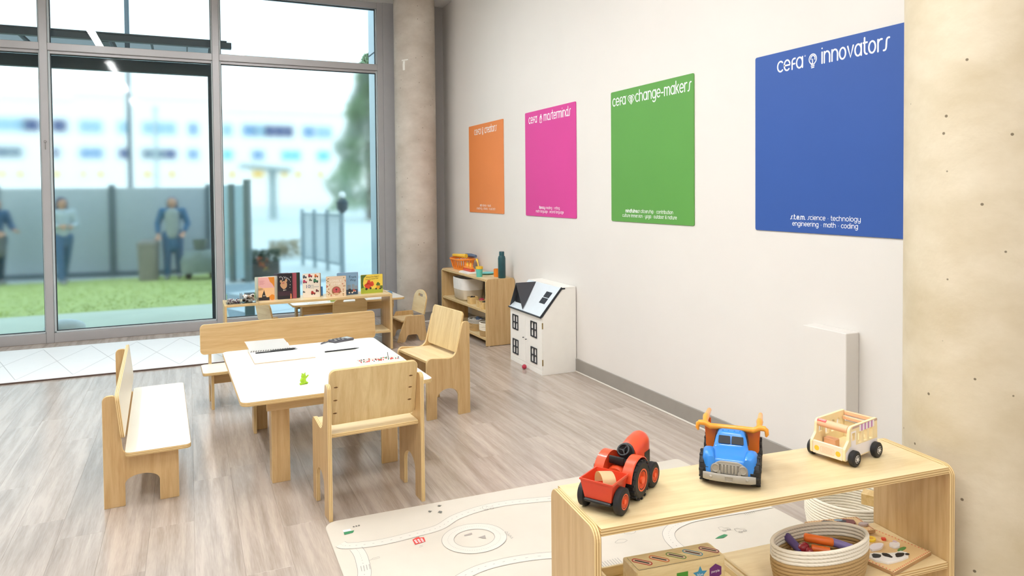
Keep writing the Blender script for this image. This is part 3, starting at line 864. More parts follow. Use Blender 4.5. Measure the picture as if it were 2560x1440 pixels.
# ---- second table with toddler chairs behind the book shelf ----------------------------
T2 = thing('craft_table', 'white-topped low craft table beyond the book shelf by the window', 'table', (.90, 7.11, 0), .045)
part('tabletop', panel_bm(rrect(1.13, .62, .04), .02, (), .002), [TOPWHITE, EDGE], T2, T(0, 0, .395))
for y in (.10, .50):
    part('apron', panel_bm(rrect(.93, .09, .002), .018), PLYSET, T2, fr((.10, y, .304), (1, 0, 0), (0, 0, 1)))
for x in (.10, 1.03 - .018):
    for y in (.105, .41):
        part('leg', panel_bm(rrect(.09, .394, .002), .018), PLYVSET, T2, fr((x, y, 0), (0, 1, 0), (0, 0, 1)))
def make_toddler_chair():
    t = thing('toddler_chair', None, 'chair', group='toddler chairs round the craft table')
    side = rpoly([(-.03, 0, .01), (.06, 0, .02), (.085, .07, .03), (.19, .07, .03), (.215, 0, .02), (.30, 0, .01), (.27, .09, .04), (.20, .26, .02), (.01, .26, .02), (-.005, .10, .03)], 4)
    for x in (0, .322):
        part('side_panel', panel_bm(side, .018), [PLYV, EDGE], t, fr((x, 0, 0), (0, 1, 0), (0, 0, 1)))
    part('seat', panel_bm(rrect(.303, .22, .004), .016), [PLYB, EDGE], t, T(.0185, .03, .20))
    out = [(0, 0), (.34, 0), (.34, .14)] + [(.17 + .17 * math.cos(q), .14 + .095 * math.sin(q)) for q in [R(180 * k / 16) for k in range(1, 16)]] + [(0, .14)]
    slot = rrect(.12, .028, .0135, .10, .165)
    part('backrest', panel_bm(out, .016, [slot]), [PLYB, EDGE], t, fr((0, .020, .262), (1, 0, 0), (0, -.05, .26)))
    return t
tc1 = make_toddler_chair(); tc1.location = (1.265, 7.06, 0); tc1.rotation_euler.z = .03
tc1['label'] = 'toddler chair with arched back and slot handle, pushed under the craft table'
tc2 = copy_tree(tc1); tc2.location = (.60, 7.42, 0); tc2.rotation_euler.z = R(-72)
tc2['label'] = 'toddler chair at the left end of the craft table, turned aside'
tc3 = copy_tree(tc1); tc3.location = (2.165, 6.92, 0); tc3.rotation_euler.z = R(94)
tc3['label'] = 'toddler chair at the right end of the craft table near the column'

# ================================================================== THINGS ON THE PLAY TABLE
ORANGE = mat('orange_plastic', 'f08a2a', .4, var=.03); YELL = mat('yellow_plastic', 'f3c63c', .4, var=.03)
TEAL = mat('teal_plastic', '62c2b2', .45, var=.03); RED = mat('red_plastic', 'dd4326', .35, var=.03, coat=.2)
LIME = mat('lime_rubber', '9cc524', .4, var=.05); GREYP = mat('grey_plastic', 'a9a6a0', .45, var=.03)
BLUE = mat('blue_plastic', '2f7fd6', .32, var=.03, coat=.3); WHITEP = mat('white_plastic', 'f5f4f0', .4, var=.01)
RUBBER = mat('black_tyre_rubber', '1b1b1d', .6, var=.08)
GREEN = mat('green_print', '3f8a5c', .6, var=.02); REDP = mat('red_print', 'd8443c', .6, var=.02)
TA_R = .027
def on_table(x, y): return (x, y, TZ + .0002)
pad = thing('drawing_pad', 'thick white drawing pad lying on the play table', 'drawing pad', on_table(.342, 4.49), .03)
part('page_block', bx(0, .355, 0, .36, .0025, .014, .001), PAPER, pad)
part('board_back', bx(-.001, .356, -.001, .361, 0, .0024), mat('grey_cardboard', 'd9b98a', .8), pad)
bm = bmesh.new()
for k in range(38):
    x, y = rnd.uniform(.06, .34), rnd.uniform(.06, .34); q = rnd.uniform(0, 6)
    ribbon_bm([[(x, y), (x + .012 * math.cos(q), y + .012 * math.sin(q)), (x + .014, y + .01 * math.sin(q))]], .0011, 0, False, bm)
part('pencil_marks', bm, mat('pencil_grey', '9a9aa0', .8, var=0), pad, T(0, 0, .0143), smooth='flatprint')
nb = thing('spiral_notebook', 'open white spiral notebook with black binding on the drawing pad', 'notebook', (.335, 4.765, TZ + .0148), -.02)
bm = bmesh.new(); W_, N_ = .25, 8
top = []
for i in range(N_ + 1):
    t = i / N_
    top.append((t * .27, .002 + .012 * math.sin(t * PI * .5)))
va = [[bm.verts.new((x * W_ - .02 * j / N_, j / N_ * .27, .006 + z_)) for j, (_, z_) in enumerate(top)] for x in (0, 1)]
for j in range(N_): bm.faces.new((va[0][j], va[1][j], va[1][j + 1], va[0][j + 1]))
bmesh.ops.solidify(bm, geom=bm.faces[:], thickness=.002)
part('raised_page', bm, PAPER, nb, smooth=30)
part('page_block', bx(0, W_, .002, .20, .0, .0048, .0006), PAPER, nb)
bm = bmesh.new()
for k in range(17):
    x = .008 + k * .0146
    bm = join(bm, tube_bm([(x + .002 * math.sin(t), .0045 * math.cos(t) - .003, .0052 + .0045 * math.sin(t)) for t in [2 * PI * i / 8 for i in range(8)]], .0011, 4, True))
part('spiral_binding', bm, BLACK, nb)
def pencil(label, x, y, z, ang, L=.17, r=.0038, m=None, tip=None, cat='pencil'):
    o = thing('black_pencil' if cat == 'pencil' else 'ballpoint_pen', label, cat, (x, y, z), ang)
    part('shaft', xf(lathe_bm([(0, 0), (r, 0), (r, L * .86), (r * .35, L * .98), (0, L)], 8), T(0, 0, r) @ RY(PI / 2)), m or BLACK, o, smooth=40)
    if cat != 'pencil':
        part('clip', bx(.002, .045, -.001, .001, r * 2, r * 2 + .002), tip or BLACK, o)
        part('grip', xf(cyl_bm(r * 1.15, .035, 10), T(L * .7, 0, r) @ RY(PI / 2)), BLACK, o, smooth=40)
    return o
pencil('black pencil lying along the notebook binding, the nearer of two', .365, 4.715, TZ + .0146, .05, .26, .0042)
pencil('shorter black pencil lying beside the notebook binding, the farther of two', .46, 4.738, TZ + .0146, .12, .16, .0042)
sheet_ = part('paper_sheet', panel_bm([(0, 0), (.235, .02), (.245, .27), (0, .25)], .0012, (), 0), [PAPER, PAPER], None)
sheet_.location = on_table(.762, 4.632); tag(sheet_, 'blank white sheet of paper at the far right of the play table', 'paper')
pencil('long dark tapering stick along the front edge of the blank sheet', .775, 4.618, TZ + .0004, .075, .225, .0046)  # tapering black rod set along the sheet's front edge
calc = thing('calculator', 'dark desk calculator lying on the far edge of the play table', 'calculator', (.885, 4.862, TZ + .0016), .42)
part('body', bx(0, .155, 0, .085, 0, .014, .003), mat('calculator_body', '55535a', .5), calc)
part('screen', bx(.108, .147, .012, .073, .0135, .0152, .0006), mat('calculator_screen', 'a7a9a4', .25), calc)
for i in range(5):
    for j in range(4):
        part('key', bx(.008 + i * .0195, .023 + i * .0195, .008 + j * .018, .022 + j * .018, .0138, .0165, .001), DKGREY if (i + j) % 3 else GREYP, calc)
pencil('black ballpoint pen lying beside the calculator', .792, 4.866, TZ + .0016, .80, .16, .0045, mat('pen_grey', '6d6c72', .4), BLACK, 'pen')

def remesh(bms, vox=.004, smooth_it=4):
    bm = join(*bms) if len(bms) > 1 else bms[0]
    me = bpy.data.meshes.new('raw'); bm.to_mesh(me); bm.free()
    o = bpy.data.objects.new('raw', me); COL.objects.link(o)
    m = o.modifiers.new('r', 'REMESH'); m.mode = 'VOXEL'; m.voxel_size = vox; m.use_smooth_shade = True
    if smooth_it:
        s = o.modifiers.new('s', 'SMOOTH'); s.iterations = smooth_it; s.factor = .5
    dg = bpy.context.evaluated_depsgraph_get()
    out = bpy.data.meshes.new_from_object(o.evaluated_get(dg))
    bpy.data.objects.remove(o); bpy.data.meshes.remove(me)
    out.materials.clear()
    return out
def capsule(a, b, ra, rb, sc=(1, 1, 1)):
    bm = bmesh.new()
    for p, r in ((a, ra), (b, rb)):
        bmesh.ops.create_icosphere(bm, subdivisions=2, radius=r, matrix=T(*p) @ Matrix.Diagonal((*sc, 1)))
    res = bmesh.ops.convex_hull(bm, input=bm.verts[:])
    bmesh.ops.delete(bm, geom=[g for g in res['geom_interior'] if isinstance(g, bmesh.types.BMVert)], context='VERTS')
    return bm
fig = remesh([capsule((0, 0, .013), (0, 0, .028), .0155, .013), capsule((.001, .002, .042), (.002, .0, .046), .013, .0115), capsule((.0, .004, .048), (.004, .016, .046), .006, .004),
              capsule((-.008, 0, .006), (-.020, -.006, .006), .008, .006), capsule((.008, 0, .006), (.018, -.006, .006), .008, .006),
              capsule((.010, 0, .030), (.026, .0, .043), .006, .0046), capsule((-.010, 0, .030), (-.018, -.006, .022), .006, .005),
              capsule((-.007, 0, .056), (-.008, 0, .059), .0035, .003), capsule((.009, 0, .056), (.010, 0, .059), .0035, .003)], .0016, 3)
fig.materials.append(LIME)
tf = put('toy_figure', fig); tf.location = (.541, 3.905, TZ); tf.rotation_euler.z = .3
tag(tf, 'small lime green rubber animal figure standing on the play table', 'toy figure')
bt = thing('bead_tray', 'white tray of red and green beads at the right edge of the play table', 'tray', on_table(.895, 4.155), .03)
part('tray', join(bx(0, .27, 0, .10, 0, .004), bx(0, .27, 0, .004, .004, .018), bx(0, .27, .096, .10, .004, .018), bx(0, .004, .004, .096, .004, .018), bx(.266, .27, .004, .096, .004, .018)), WHITEP, bt)
for col, m, n in (('red', RED, 34), ('green', GREEN, 16), ('black', BLACK, 12)):
    bm = bmesh.new()
    for k in range(n):
        t = rnd.random()
        bmesh.ops.create_icosphere(bm, subdivisions=1, radius=.0042, matrix=T(.015 + t * .24, .05 + .03 * math.sin(t * 17 + n) + rnd.uniform(-.012, .012), .0085 + rnd.uniform(0, .012)))
    part(col + '_beads', bm, m, bt, kind='stuff')
part('black_stick', tube_bm([(.19, .05, .012), (.183, .05, .055)], .0018, 6), BLACK, bt)

# ================================================================== BOOKS AND BEAD BOXES ON THE BOOK SHELF
SZ = .5292
ACR = clear_glass('clear_acrylic', 'fdfefe')
def acrylic(x, y, w, d, h, label, cols, fill, r):
    o = thing('acrylic_box', label, 'box', (x, y, SZ), 0.0, group='clear bead boxes on the book shelf')
    t = .003
    part('wall', join(bx(0, w, 0, t, 0, h), bx(0, w, d - t, d, 0, h), bx(0, t, t, d - t, 0, h), bx(w - t, w, t, d - t, 0, h), bx(t, w - t, t, d - t, 0, t)), ACR, o)
    for i, m in enumerate(cols):
        bm = bmesh.new()
        for k in range(int(26 * (.012 / r) ** 1.2)):
            bmesh.ops.create_icosphere(bm, subdivisions=1, radius=r, matrix=T(rnd.uniform(t + r, w - t - r), rnd.uniform(t + r, d - t - r), t + r + rnd.uniform(0, fill)))
        part('beads', bm, m, o, smooth=60, kind='stuff')
    return o
BEIGE = mat('beige_bead', 'd9bda6', .5); PURP = mat('purple_bead', '6a3f58', .5); WB = mat('white_bead', 'f2efec', .45)
acrylic(.290, 6.70, .115, .12, .085, 'clear box half full of tiny white and purple beads, leftmost on the book shelf', [WB, WB, PURP], .022, .007)
acrylic(.415, 6.70, .115, .12, .085, 'clear box full of large black, white and beige balls on the book shelf', [WB, WB, BEIGE, BLACK], .045, .012)
def book(x, y, yaw, w, h, boards, label, art, th=.004):
    o = thing('picture_book', label, 'book', (x, y, SZ), yaw, group='picture books standing on the book shelf')
    for i, (dx, dy, a, colr, nm) in enumerate(boards):
        m = bpy.data.materials.get('book_' + colr) or mat('book_' + colr, colr, .4, var=.02)
        b = part(nm, panel_bm(rrect(w, h, .006), th, (), .0006), [m, m], o, T(dx, dy, .0002) @ RZ(a) @ fr((0, 0, 0), (1, 0, 0), (0, 0, 1)))
        if i == 0: cover = b
    for k, (loops, colr) in enumerate(art):
        m = bpy.data.materials.get('art_' + colr) or mat('art_' + colr, colr, .5, var=.02)
        fl = [flat_bm([(min(max(px, .002), w - .002), min(max(py, .002), h - .002)) for px, py in lp]) for lp in loops]
        if len(fl) > 8: fl = [join(*fl)]
        pcs = multi('cover_picture', fl, m, cover, T(0, 0, th + .0002 + .0001 * k), smooth='flatprint')
        if len(loops) > 8: pcs[0]['kind'] = 'stuff'
    return cover
def cover_text(cover, s, size, colr, x, y, z=.0058, rot=0):
    m = bpy.data.materials.get('art_' + colr) or mat('art_' + colr, colr, .5, var=.0)
    put('cover_lettering', text_mesh(s, size, m), cover, T(x, y, z) @ RZ(rot))
def blob(cx_, cy_, a, b, n=12, wob=0): return [(cx_ + a * math.cos(t) * (1 + wob * math.sin(3 * t + cx_ * 90)), cy_ + b * math.sin(t) * (1 + wob * math.cos(4 * t))) for t in [2 * PI * k / n for k in range(n)]]
def rec(x0, y0, x1, y1): return [(x0, y0), (x1, y0), (x1, y1), (x0, y1)]
def car(x, y, s): return [[(x, y), (x + s, y), (x + s, y + s * .35), (x + s * .6, y + s * .4), (x + s * .5, y + s * .75), (x + s * .1, y + s * .75), (x, y + s * .4)]]
def wh(x, y, s): return [blob(x + s * .22, y, s * .17, s * .17, 8), blob(x + s * .78, y, s * .17, s * .17, 8)]
c = book(.560, 6.80, -.10, .140, .213, [(0, 0, 0, 'e9b9a0', 'front_cover'), (-.030, .034, .0, 'cdd6c4', 'back_cover'), (.012, .022, .06, 'd8d2bf', 'page'), (.030, .045, .12, 'e4e0d0', 'page')],
     'book with pink and peach autumn cover, leftmost of the books', [([rec(.002, .115, .138, .211)], 'e8b0ab'), ([rec(.002, .03, .138, .115), [(.002, .14), (.05, .1), (.002, .09)]], 'f0c08c'), ([[(.085, .211), (.138, .211), (.138, .115), (.12, .15), (.1, .17)], blob(.118, .028, .03, .024, 14, .15)], 'd98420'), ([rec(.002, .002, .095, .03), [(.03, .03), (.07, .03), (.06, .055), (.052, .085), (.05, .10), (.046, .085), (.034, .055)]], '2a2226'), ([[(.042, .04), (.048, .04), (.048, .05), (.042, .05)], [(.054, .04), (.059, .04), (.059, .05), (.054, .05)]], 'd8d0c8')])
bm = bmesh.new(); ribbon_bm([[(.01, .178 - .010 * j), (.03, .180 - .010 * j), (.055 - .01 * (j % 2), .178 - .010 * j)] for j in range(4)], .002, 0, False, bm)
part('cover_lettering', bm, mat('art_dusty_rose', 'c46f78', .6), c, T(0, 0, .0055), smooth='flatprint')
c = book(.728, 6.81, -.06, .130, .236, [(0, 0, 0, '1b1822', 'front_cover'), (.038, .012, .02, 'a04a58', 'page'), (.058, .022, .03, '173126', 'page'), (.070, .030, .03, '25252b', 'page'), (-.03, .045, .02, '55525c', 'back_cover')],
     'black book with a tan bear on its cover and red and green pages fanned out', [([blob(.055, .13, .03, .036, 14, .08), blob(.03, .165, .01, .014, 8), blob(.075, .17, .01, .016, 8)], 'c69a72'), ([blob(.05, .148, .012, .008, 8)], 'b56a5c'), ([rec(.004, .03, .126, .072)], '3a2230'), ([blob(.115, .2, .004, .004, 6), blob(.112, .16, .003, .003, 6), blob(.11, .13, .004, .004, 6), blob(.108, .105, .003, .003, 6), rec(.05, .078, .058, .086), rec(.06, .082, .075, .085)], 'efe6da'), ([[(.108, .002), (.124, .002), (.120, .045), (.112, .05)]], 'd98458')])
bm = bmesh.new(); ribbon_bm([[(.015, .21), (.02, .2), (.03, .212), (.034, .2)], [(.04, .205), (.046, .19), (.044, .175)], [(.055, .21), (.06, .195), (.07, .208), (.066, .19)], [(.078, .2), (.084, .185), (.09, .195)], [(.096, .19), (.1, .178), (.108, .172)]], .0032, 0, False, bm)
part('cover_lettering', bm, LETTER, c, T(0, 0, .0055), smooth='flatprint')
arts = []
for (x, y, s, q) in ((.004, .185, .034, '4c555e'), (.052, .192, .036, 'b0323c'), (.108, .188, .034, 'dd7a35'), (.004, .140, .036, 'b8385a'), (.060, .156, .026, '5b5a30'), (.098, .140, .044, '3b7a5a'), (.075, .03, .040, 'a8302f'), (.118, .052, .028, '6d3338'), (.002, .05, .02, '4c555e')):
    arts += [(car(x, y, s), q), (wh(x, y, s), '33262a')]
c = book(.948, 6.80, .0, .158, .222, [(0, 0, 0, 'f2e6d6', 'front_cover'), (.008, .016, .0, 'a98a63', 'page'), (.012, .024, .0, 'd8cdbb', 'back_cover')], 'cream counting book with ten small vehicles on its cover', arts)
cover_text(c, '10', .046, '2d5a80', .024, .088)
cover_text(c, 'Little', .016, '6f8796', .068, .108); cover_text(c, 'Construction', .0145, '6f8796', .068, .094)
part('cover_lettering', ribbon_bm([[(.069, .083), (.074, .089), (.08, .083), (.087, .088), (.096, .083), (.104, .087)]], .0018, 0, False), mat('art_greyblue', '6f8796', .6), c, T(0, 0, .0055), smooth='flatprint')
dots = [[], [], []]
for k in range(120):
    x, y = rnd.uniform(.006, .180), rnd.uniform(.006, .186)
    if .032 < x < .154 and y > .05: continue
    if .05 < x < .136 and y > .02: continue
    dots[k % 3].append(blob(x, y, .0055, .005, 7, .2))
c = book(1.150, 6.735, .02, .186, .192, [(0, 0, 0, 'e6cfb2', 'front_cover'), (.003, .012, 0, '3a2a22', 'back_cover')], 'beige book with an otter face amid confetti on its cover',
     [(dots[0], 'b9532f'), (dots[1], 'f4ecd2'), (dots[2], '93803a'), ([blob(.094, .055, .042, .042, 18)], '9a6440'), ([blob(.094, .062, .034, .028, 16)], 'c4585a'), ([blob(.094, .068, .009, .007, 8), rec(.092, .044, .096, .062)], '3b2024'), ([blob(.094, .026, .032, .010, 12)], 'd7b08a')])
cover_text(c, 'LONELY', .030, 'fbf3e6', .034, .140); cover_text(c, 'OTTER', .030, 'fbf3e6', .044, .110)
c = book(1.262, 6.80, .0, .196, .212, [(0, 0, 0, '86aac6', 'front_cover'), (.006, .010, 0, '7f6f92', 'page'), (.008, .018, .0, 'b8b2c6', 'back_cover')], 'pale blue truck book half hidden behind the beige otter book',
     [([rec(.002, .002, .194, .05)], '33495e'), ([rec(.1, .05, .13, .095), rec(.14, .05, .165, .1), rec(.168, .05, .192, .085)], '8f99a2'), (car(.105, .02, .05), '2a2d33'), (car(.150, .03, .03), 'b45a48'), (wh(.105, .02, .05) + wh(.15, .03, .03), 'e6dcc8')])
cover_text(c, 'Truck', .030, '24384e', .112, .160); cover_text(c, 'Way', .030, '24384e', .122, .130)
c = book(1.486, 6.795, .05, .216, .182, [(0, 0, 0, 'f2d452', 'front_cover'), (.004, .010, 0, '3e3a30', 'back_cover')], 'yellow book with red diggers on a green ground, rightmost of the books',
     [([rec(.002, .002, .214, .045), blob(.02, .05, .03, .02)], 'a9b93c'), ([[(.002, .18), (.06, .18), (.03, .15), (.022, .1), (.03, .06), (.002, .05)], blob(.17, .085, .02, .018, 12, .2), rec(.165, .04, .214, .07)], '4f6a2c'), ([blob(.07, .075, .035, .028, 14, .12), blob(.11, .092, .02, .024, 12, .15), [(.05, .08), (.07, .13), (.09, .13), (.1, .1)]], 'd8492c'), ([blob(.17, .055, .022, .016, 12, .15)], 'e2a52c'), ([blob(.055, .045, .012, .012, 10), blob(.095, .05, .011, .011, 10), blob(.15, .042, .009, .009, 10), blob(.19, .042, .009, .009, 10)], '40302a')])
cover_text(c, 'Where Do Diggers', .0165, '4a3520', .052, .152, rot=.06); cover_text(c, 'How So Snow Fall?', .0165, '4a3520', .046, .130, rot=.06)
bb = part('blue_block', bx(0, .03, 0, .03, 0, .085, .002), mat('blue_card', '3f83c4', .5), None); bb.location = (1.113, 6.87, SZ); tag(bb, 'narrow blue card box between two books', 'box')

# on the craft table
cpz = .4156
for (x, y, w, d, rz, lb) in ((1.05, 7.17, .21, .28, .1, 'white paper at the left end of the craft table'), (1.36, 7.16, .21, .25, -.08, 'white paper in the middle of the craft table behind the arched chair'), (1.66, 7.22, .22, .28, .12, 'white paper at the right end of the craft table')):
    o = part('paper_sheet', bx(0, w, 0, d, 0, .0012), PAPER, None); o.location = (x, y, cpz); o.rotation_euler.z = rz
    tag(o, lb, 'paper', 'papers on the craft table')
for (x, y, sx, colr, lb) in ((1.275, 7.20, .06, 'a8bf5a', 'green wooden block on the craft table'), (1.50, 7.40, .08, 'b4432e', 'dark red wooden block on the craft table'), (1.90, 7.42, .06, '6f93b0', 'blue wooden block on the craft table')):
    o = part('toy_block', bx(0, sx, 0, .045, 0, .032, .003), mat('block_' + colr, colr, .5), None); o.location = (x, y, cpz + .0002); tag(o, lb, 'block', 'blocks on the craft table')

# ================================================================== TOY SHELF IN THE CORNER
TS = .6496
ob = thing('orange_basket', 'orange slatted plastic basket on top of the far toy shelf', 'basket', (2.745, 7.385, TS), .03)
def hull(a, b, z, n=28, e=3.0):
    return [(a * math.copysign(abs(math.cos(t)) ** (2 / e), math.cos(t)), b * math.copysign(abs(math.sin(t)) ** (2 / e), math.sin(t)), z) for t in [2 * PI * k / n for k in range(n)]]
part('base', loft_bm([hull(.085, .125, 0), hull(.088, .128, .022)]), ORANGE, ob, smooth=40)
part('rim', tube_bm(hull(.112, .165, .112), .011, 8, True), ORANGE, ob, smooth=60)
for k in range(22):
    p0 = Vector(hull(.087, .127, .02, 22)[k]); p1 = Vector(hull(.107, .158, .112, 22)[k])
    part('slat', tube_bm([p0, p1], .0075, 6), ORANGE, ob, smooth=60)
for (nm, mm, pts, lb, cat, rr) in (('toy_spatula', YELL, [(2.70, 7.55, .141), (2.72, 7.42, .145), (2.76, 7.30, .147)], 'yellow toy spatula lying across the orange basket', 'toy', [.016, .02, .024]), ('toy_brush', mat('slate_blue_plastic', '5c6f8c', .5), [(2.80, 7.42, .147), (2.82, 7.32, .149), (2.84, 7.22, .146)], 'slate blue toy handle lying on the orange basket rim', 'toy', [.02, .022, .016])):
    o = part(nm, tube_bm([Vector(p) + Vector((0, 0, TS)) for p in pts], rr, 10), mm, None, smooth=60); tag(o, lb, cat)
tr = thing('toy_tray', 'white toy tray of orange and yellow pieces on the far toy shelf', 'tray', (2.655, 6.95, TS), .05)
part('tray', join(bx(-.06, .09, -.11, .13, 0, .012, .003), bx(-.05, .08, -.10, .12, .012, .02, .003)), WHITEP, tr)
part('rail', bx(-.02, .03, -.09, .11, .0201, .045, .006), RED, tr)
part('rail', bx(-.015, .025, -.085, .115, .0451, .065, .006), ORANGE, tr)
for k in range(5): part('peg', xf(lathe_bm([(.011, 0), (.011, .026), (.006, .032), (.009, .04), (0, .046)], 12), T(.005, -.07 + .038 * k, .065)), YELL if k % 2 else ORANGE, tr, smooth=40)
cup = thing('toy_cup', 'teal toy cup with a yellow rim on the far toy shelf', 'cup', (2.632, 6.60, TS))
part('cup_body', lathe_bm([(0, 0), (.029, 0), (.034, .082), (.031, .082), (.027, .006), (0, .006)], 28), TEAL, cup, smooth=40)
part('rim', lathe_bm([(.0345, .078), (.037, .08), (.037, .104), (.033, .104), (.032, .08)], 28), YELL, cup, smooth=40)
o = part('toy_brush', tube_bm([(2.635, 6.615, TS + .03), (2.640, 6.655, TS + .13), (2.642, 6.69, TS + .165)], [.005, .006, .014], 8), YELL, None, smooth=60); tag(o, 'yellow toy brush standing in the teal cup', 'brush')
o = part('toy_plate', lathe_bm([(0, .004), (.05, .004), (.08, .016), (.082, .013), (.052, 0), (0, 0)], 32), mat('turquoise_plate', '72c4c4', .4), None, smooth=40); o.location = (2.79, 6.78, TS); tag(o, 'turquoise toy plate lying behind the teal cup', 'plate')
oc = part('orange_cup', lathe_bm([(0, 0), (.033, 0), (.036, .01), (.037, .078), (.033, .078), (.031, .008), (0, .008)], 28), ORANGE, None, smooth=40); oc.location = (2.795, 6.525, TS); tag(oc, 'orange toy cup beside the dark teal bottle', 'cup')
bo = thing('water_bottle', 'tall dark teal water bottle at the near end of the far toy shelf', 'bottle', (2.79, 6.40, TS))
BOT = mat('dark_teal_enamel', '0f4a52', .3, var=.15, scale=20, coat=.3)
part('bottle_body', lathe_bm([(0, 0), (.034, 0), (.037, .004), (.037, .195), (.033, .212), (.025, .222), (0, .222)], 32), BOT, bo, smooth=40)
part('cap', lathe_bm([(.025, .2225), (.0255, .232), (.0255, .258), (.023, .262), (0, .262)], 28), BOT, bo, smooth=40)
FELTW = mat('white_felt', 'efece6', .9, bump=.2); FELTB = mat('beige_jute', 'd6c8b0', .9, bump=.3); FELTD = mat('dark_lining', '3b342e', .9)
sbn = thing('fabric_bin', 'large soft bin, white above and beige below, on the far toy shelf', 'bin', (2.725, 7.17, .3432), .03)
def bin_sec(a, b, z): return hull(a, b, z, 36, 3.4)
part('bin_body', loft_bm([bin_sec(.09, .135, 0), bin_sec(.115, .175, .02), bin_sec(.125, .19, .12)], True), FELTB, sbn, smooth=50)
part('upper_band', loft_bm([bin_sec(.1255, .1905, .118), bin_sec(.128, .194, .19), bin_sec(.128, .196, .238), bin_sec(.119, .187, .238), bin_sec(.118, .185, .13)], False), FELTW, sbn, smooth=50)
part('lining', loft_bm([bin_sec(.117, .184, .195), bin_sec(.117, .184, .2)]), FELTD, sbn)
WOODL = wood('light_bamboo', 'e6c78c', 'cfa662', 0, 10, 4)
for (x, y, lb, col_) in ((2.665, 6.87, 'small wooden box of dark bits on the far toy shelf beside the large bin', BLACK), (2.668, 6.63, 'small wooden box holding a dark red ball on the far toy shelf', None), (2.650, 6.50, 'small wooden box nearest the side panel on the far toy shelf', FELTD)):
    o = thing('wooden_box', lb, 'box', (x, y, .3432), .03, 'small wooden boxes on the far toy shelf')
    part('box_wall', loft_bm([hull(.05, .05, 0, 24, 5), hull(.052, .052, .07, 24, 5), hull(.046, .046, .07, 24, 5), hull(.045, .045, .008, 24, 5)], True), WOODL, o, smooth=40)
    if col_: part('contents', join(*[sphere_bm(.014, (rnd.uniform(-.025, .025), rnd.uniform(-.025, .025), .045 + rnd.uniform(0, .02)), 8) for _ in range(7)]), col_, o, kind='stuff')
o = part('dark_red_ball', sphere_bm(.030, (0, 0, .03), 20), mat('dark_red', 'a3263c', .5), None, smooth=60); o.location = (2.668, 6.63, .3522 + .02); tag(o, 'dark red ball in a small wooden box on the far toy shelf', 'ball')

def rope_basket(name, label, loc, rz, a, b, h, r, mats_, taper=.94, lean=1.0, label2=None):
    o = thing(name, label, 'basket', loc, rz)
    n = max(3, int(round(h / (r * 1.92))))
    for k in range(n):
        t = k / max(1, n - 1); s = taper + (1 - taper) * min(1, t * 2.2)
        pts = [(a * s * math.cos(q), b * s * math.sin(q), r + k * (h - 2 * r) / (n - 1)) for q in [2 * PI * i / 44 for i in range(44)]]
        part('rope_coil', tube_bm(pts, r * 1.02, 8, True), mats_(t), o, smooth=60)
    part('base', xf(lathe_bm([(0, .002), (1, .002), (1, .010), (0, .010)], 40), Matrix.Diagonal((a * taper, b * taper, 1, 1))), mats_(0), o, smooth=40)
    return o
def rope_mat(name, colr):
    m, n, b = new_mat(name)
    t = n.nodes.new('ShaderNodeTexCoord'); w = n.nodes.new('ShaderNodeTexWave'); w.inputs['Scale'].default_value = 60; w.inputs['Distortion'].default_value = 2.5
    w.bands_direction = 'DIAGONAL'
    rp = n.nodes.new('ShaderNodeValToRGB'); c = lin(colr)
    rp.color_ramp.elements[0].color = tuple(x * .90 for x in c[:3]) + (1,); rp.color_ramp.elements[1].color = c; rp.color_ramp.elements[1].position = .5
    bp = n.nodes.new('ShaderNodeBump'); bp.inputs['Strength'].default_value = .3; bp.inputs['Distance'].default_value = .001
    n.links.new(t.outputs['Object'], w.inputs['Vector']); n.links.new(w.outputs[0], rp.inputs[0]); n.links.new(rp.outputs[0], b.inputs['Base Color'])
    n.links.new(w.outputs[0], bp.inputs['Height']); n.links.new(bp.outputs[0], b.inputs['Normal']); b.inputs['Roughness'].default_value = .9
    return m
ROPEW = rope_mat('white_cotton_rope', 'f3ead8'); ROPEJ = rope_mat('tan_jute_rope', 'bd9c6a'); ROPEG = rope_mat('grey_cotton_rope', 'b9b2a6')
rope_basket('rope_basket', 'beige rope basket of cloth toys on the bottom tier of the far shelf', (2.70, 6.83, .0752), .03, .09, .11, .12, .0075, lambda t: ROPEJ if t < .6 else ROPEG)
for (x, y, z, colr, lb) in ((2.69, 6.79, .175, 'c9cbd0', 'pale grey cloth toy in the beige basket on the bottom tier'), (2.725, 6.845, .190, '5f7392', 'blue cloth toy in the beige basket on the bottom tier'), (2.690, 6.868, .176, 'e4dfd6', 'white cloth toy in the beige basket on the bottom tier')):
    q = rnd.uniform(0, 3)
    o = part('cloth_toy', join(sphere_bm(.034, (0, 0, .0), 14, (1.2, .8, .7)), sphere_bm(.022, (.035 * math.cos(q), .035 * math.sin(q), .012), 12)), mat('cloth_' + colr, colr, .9, var=.15, scale=40), None, smooth=60)
    o.location = (x, y, z - .02); tag(o, lb, 'toy', 'cloth toys in the low basket')
rope_basket('rope_basket', 'white-rimmed tan basket at the near end of the bottom tier of the far toy shelf', (2.672, 6.50, .0752), .03, .072, .088, .13, .0075, lambda t: ROPEJ if t < .5 else ROPEW)

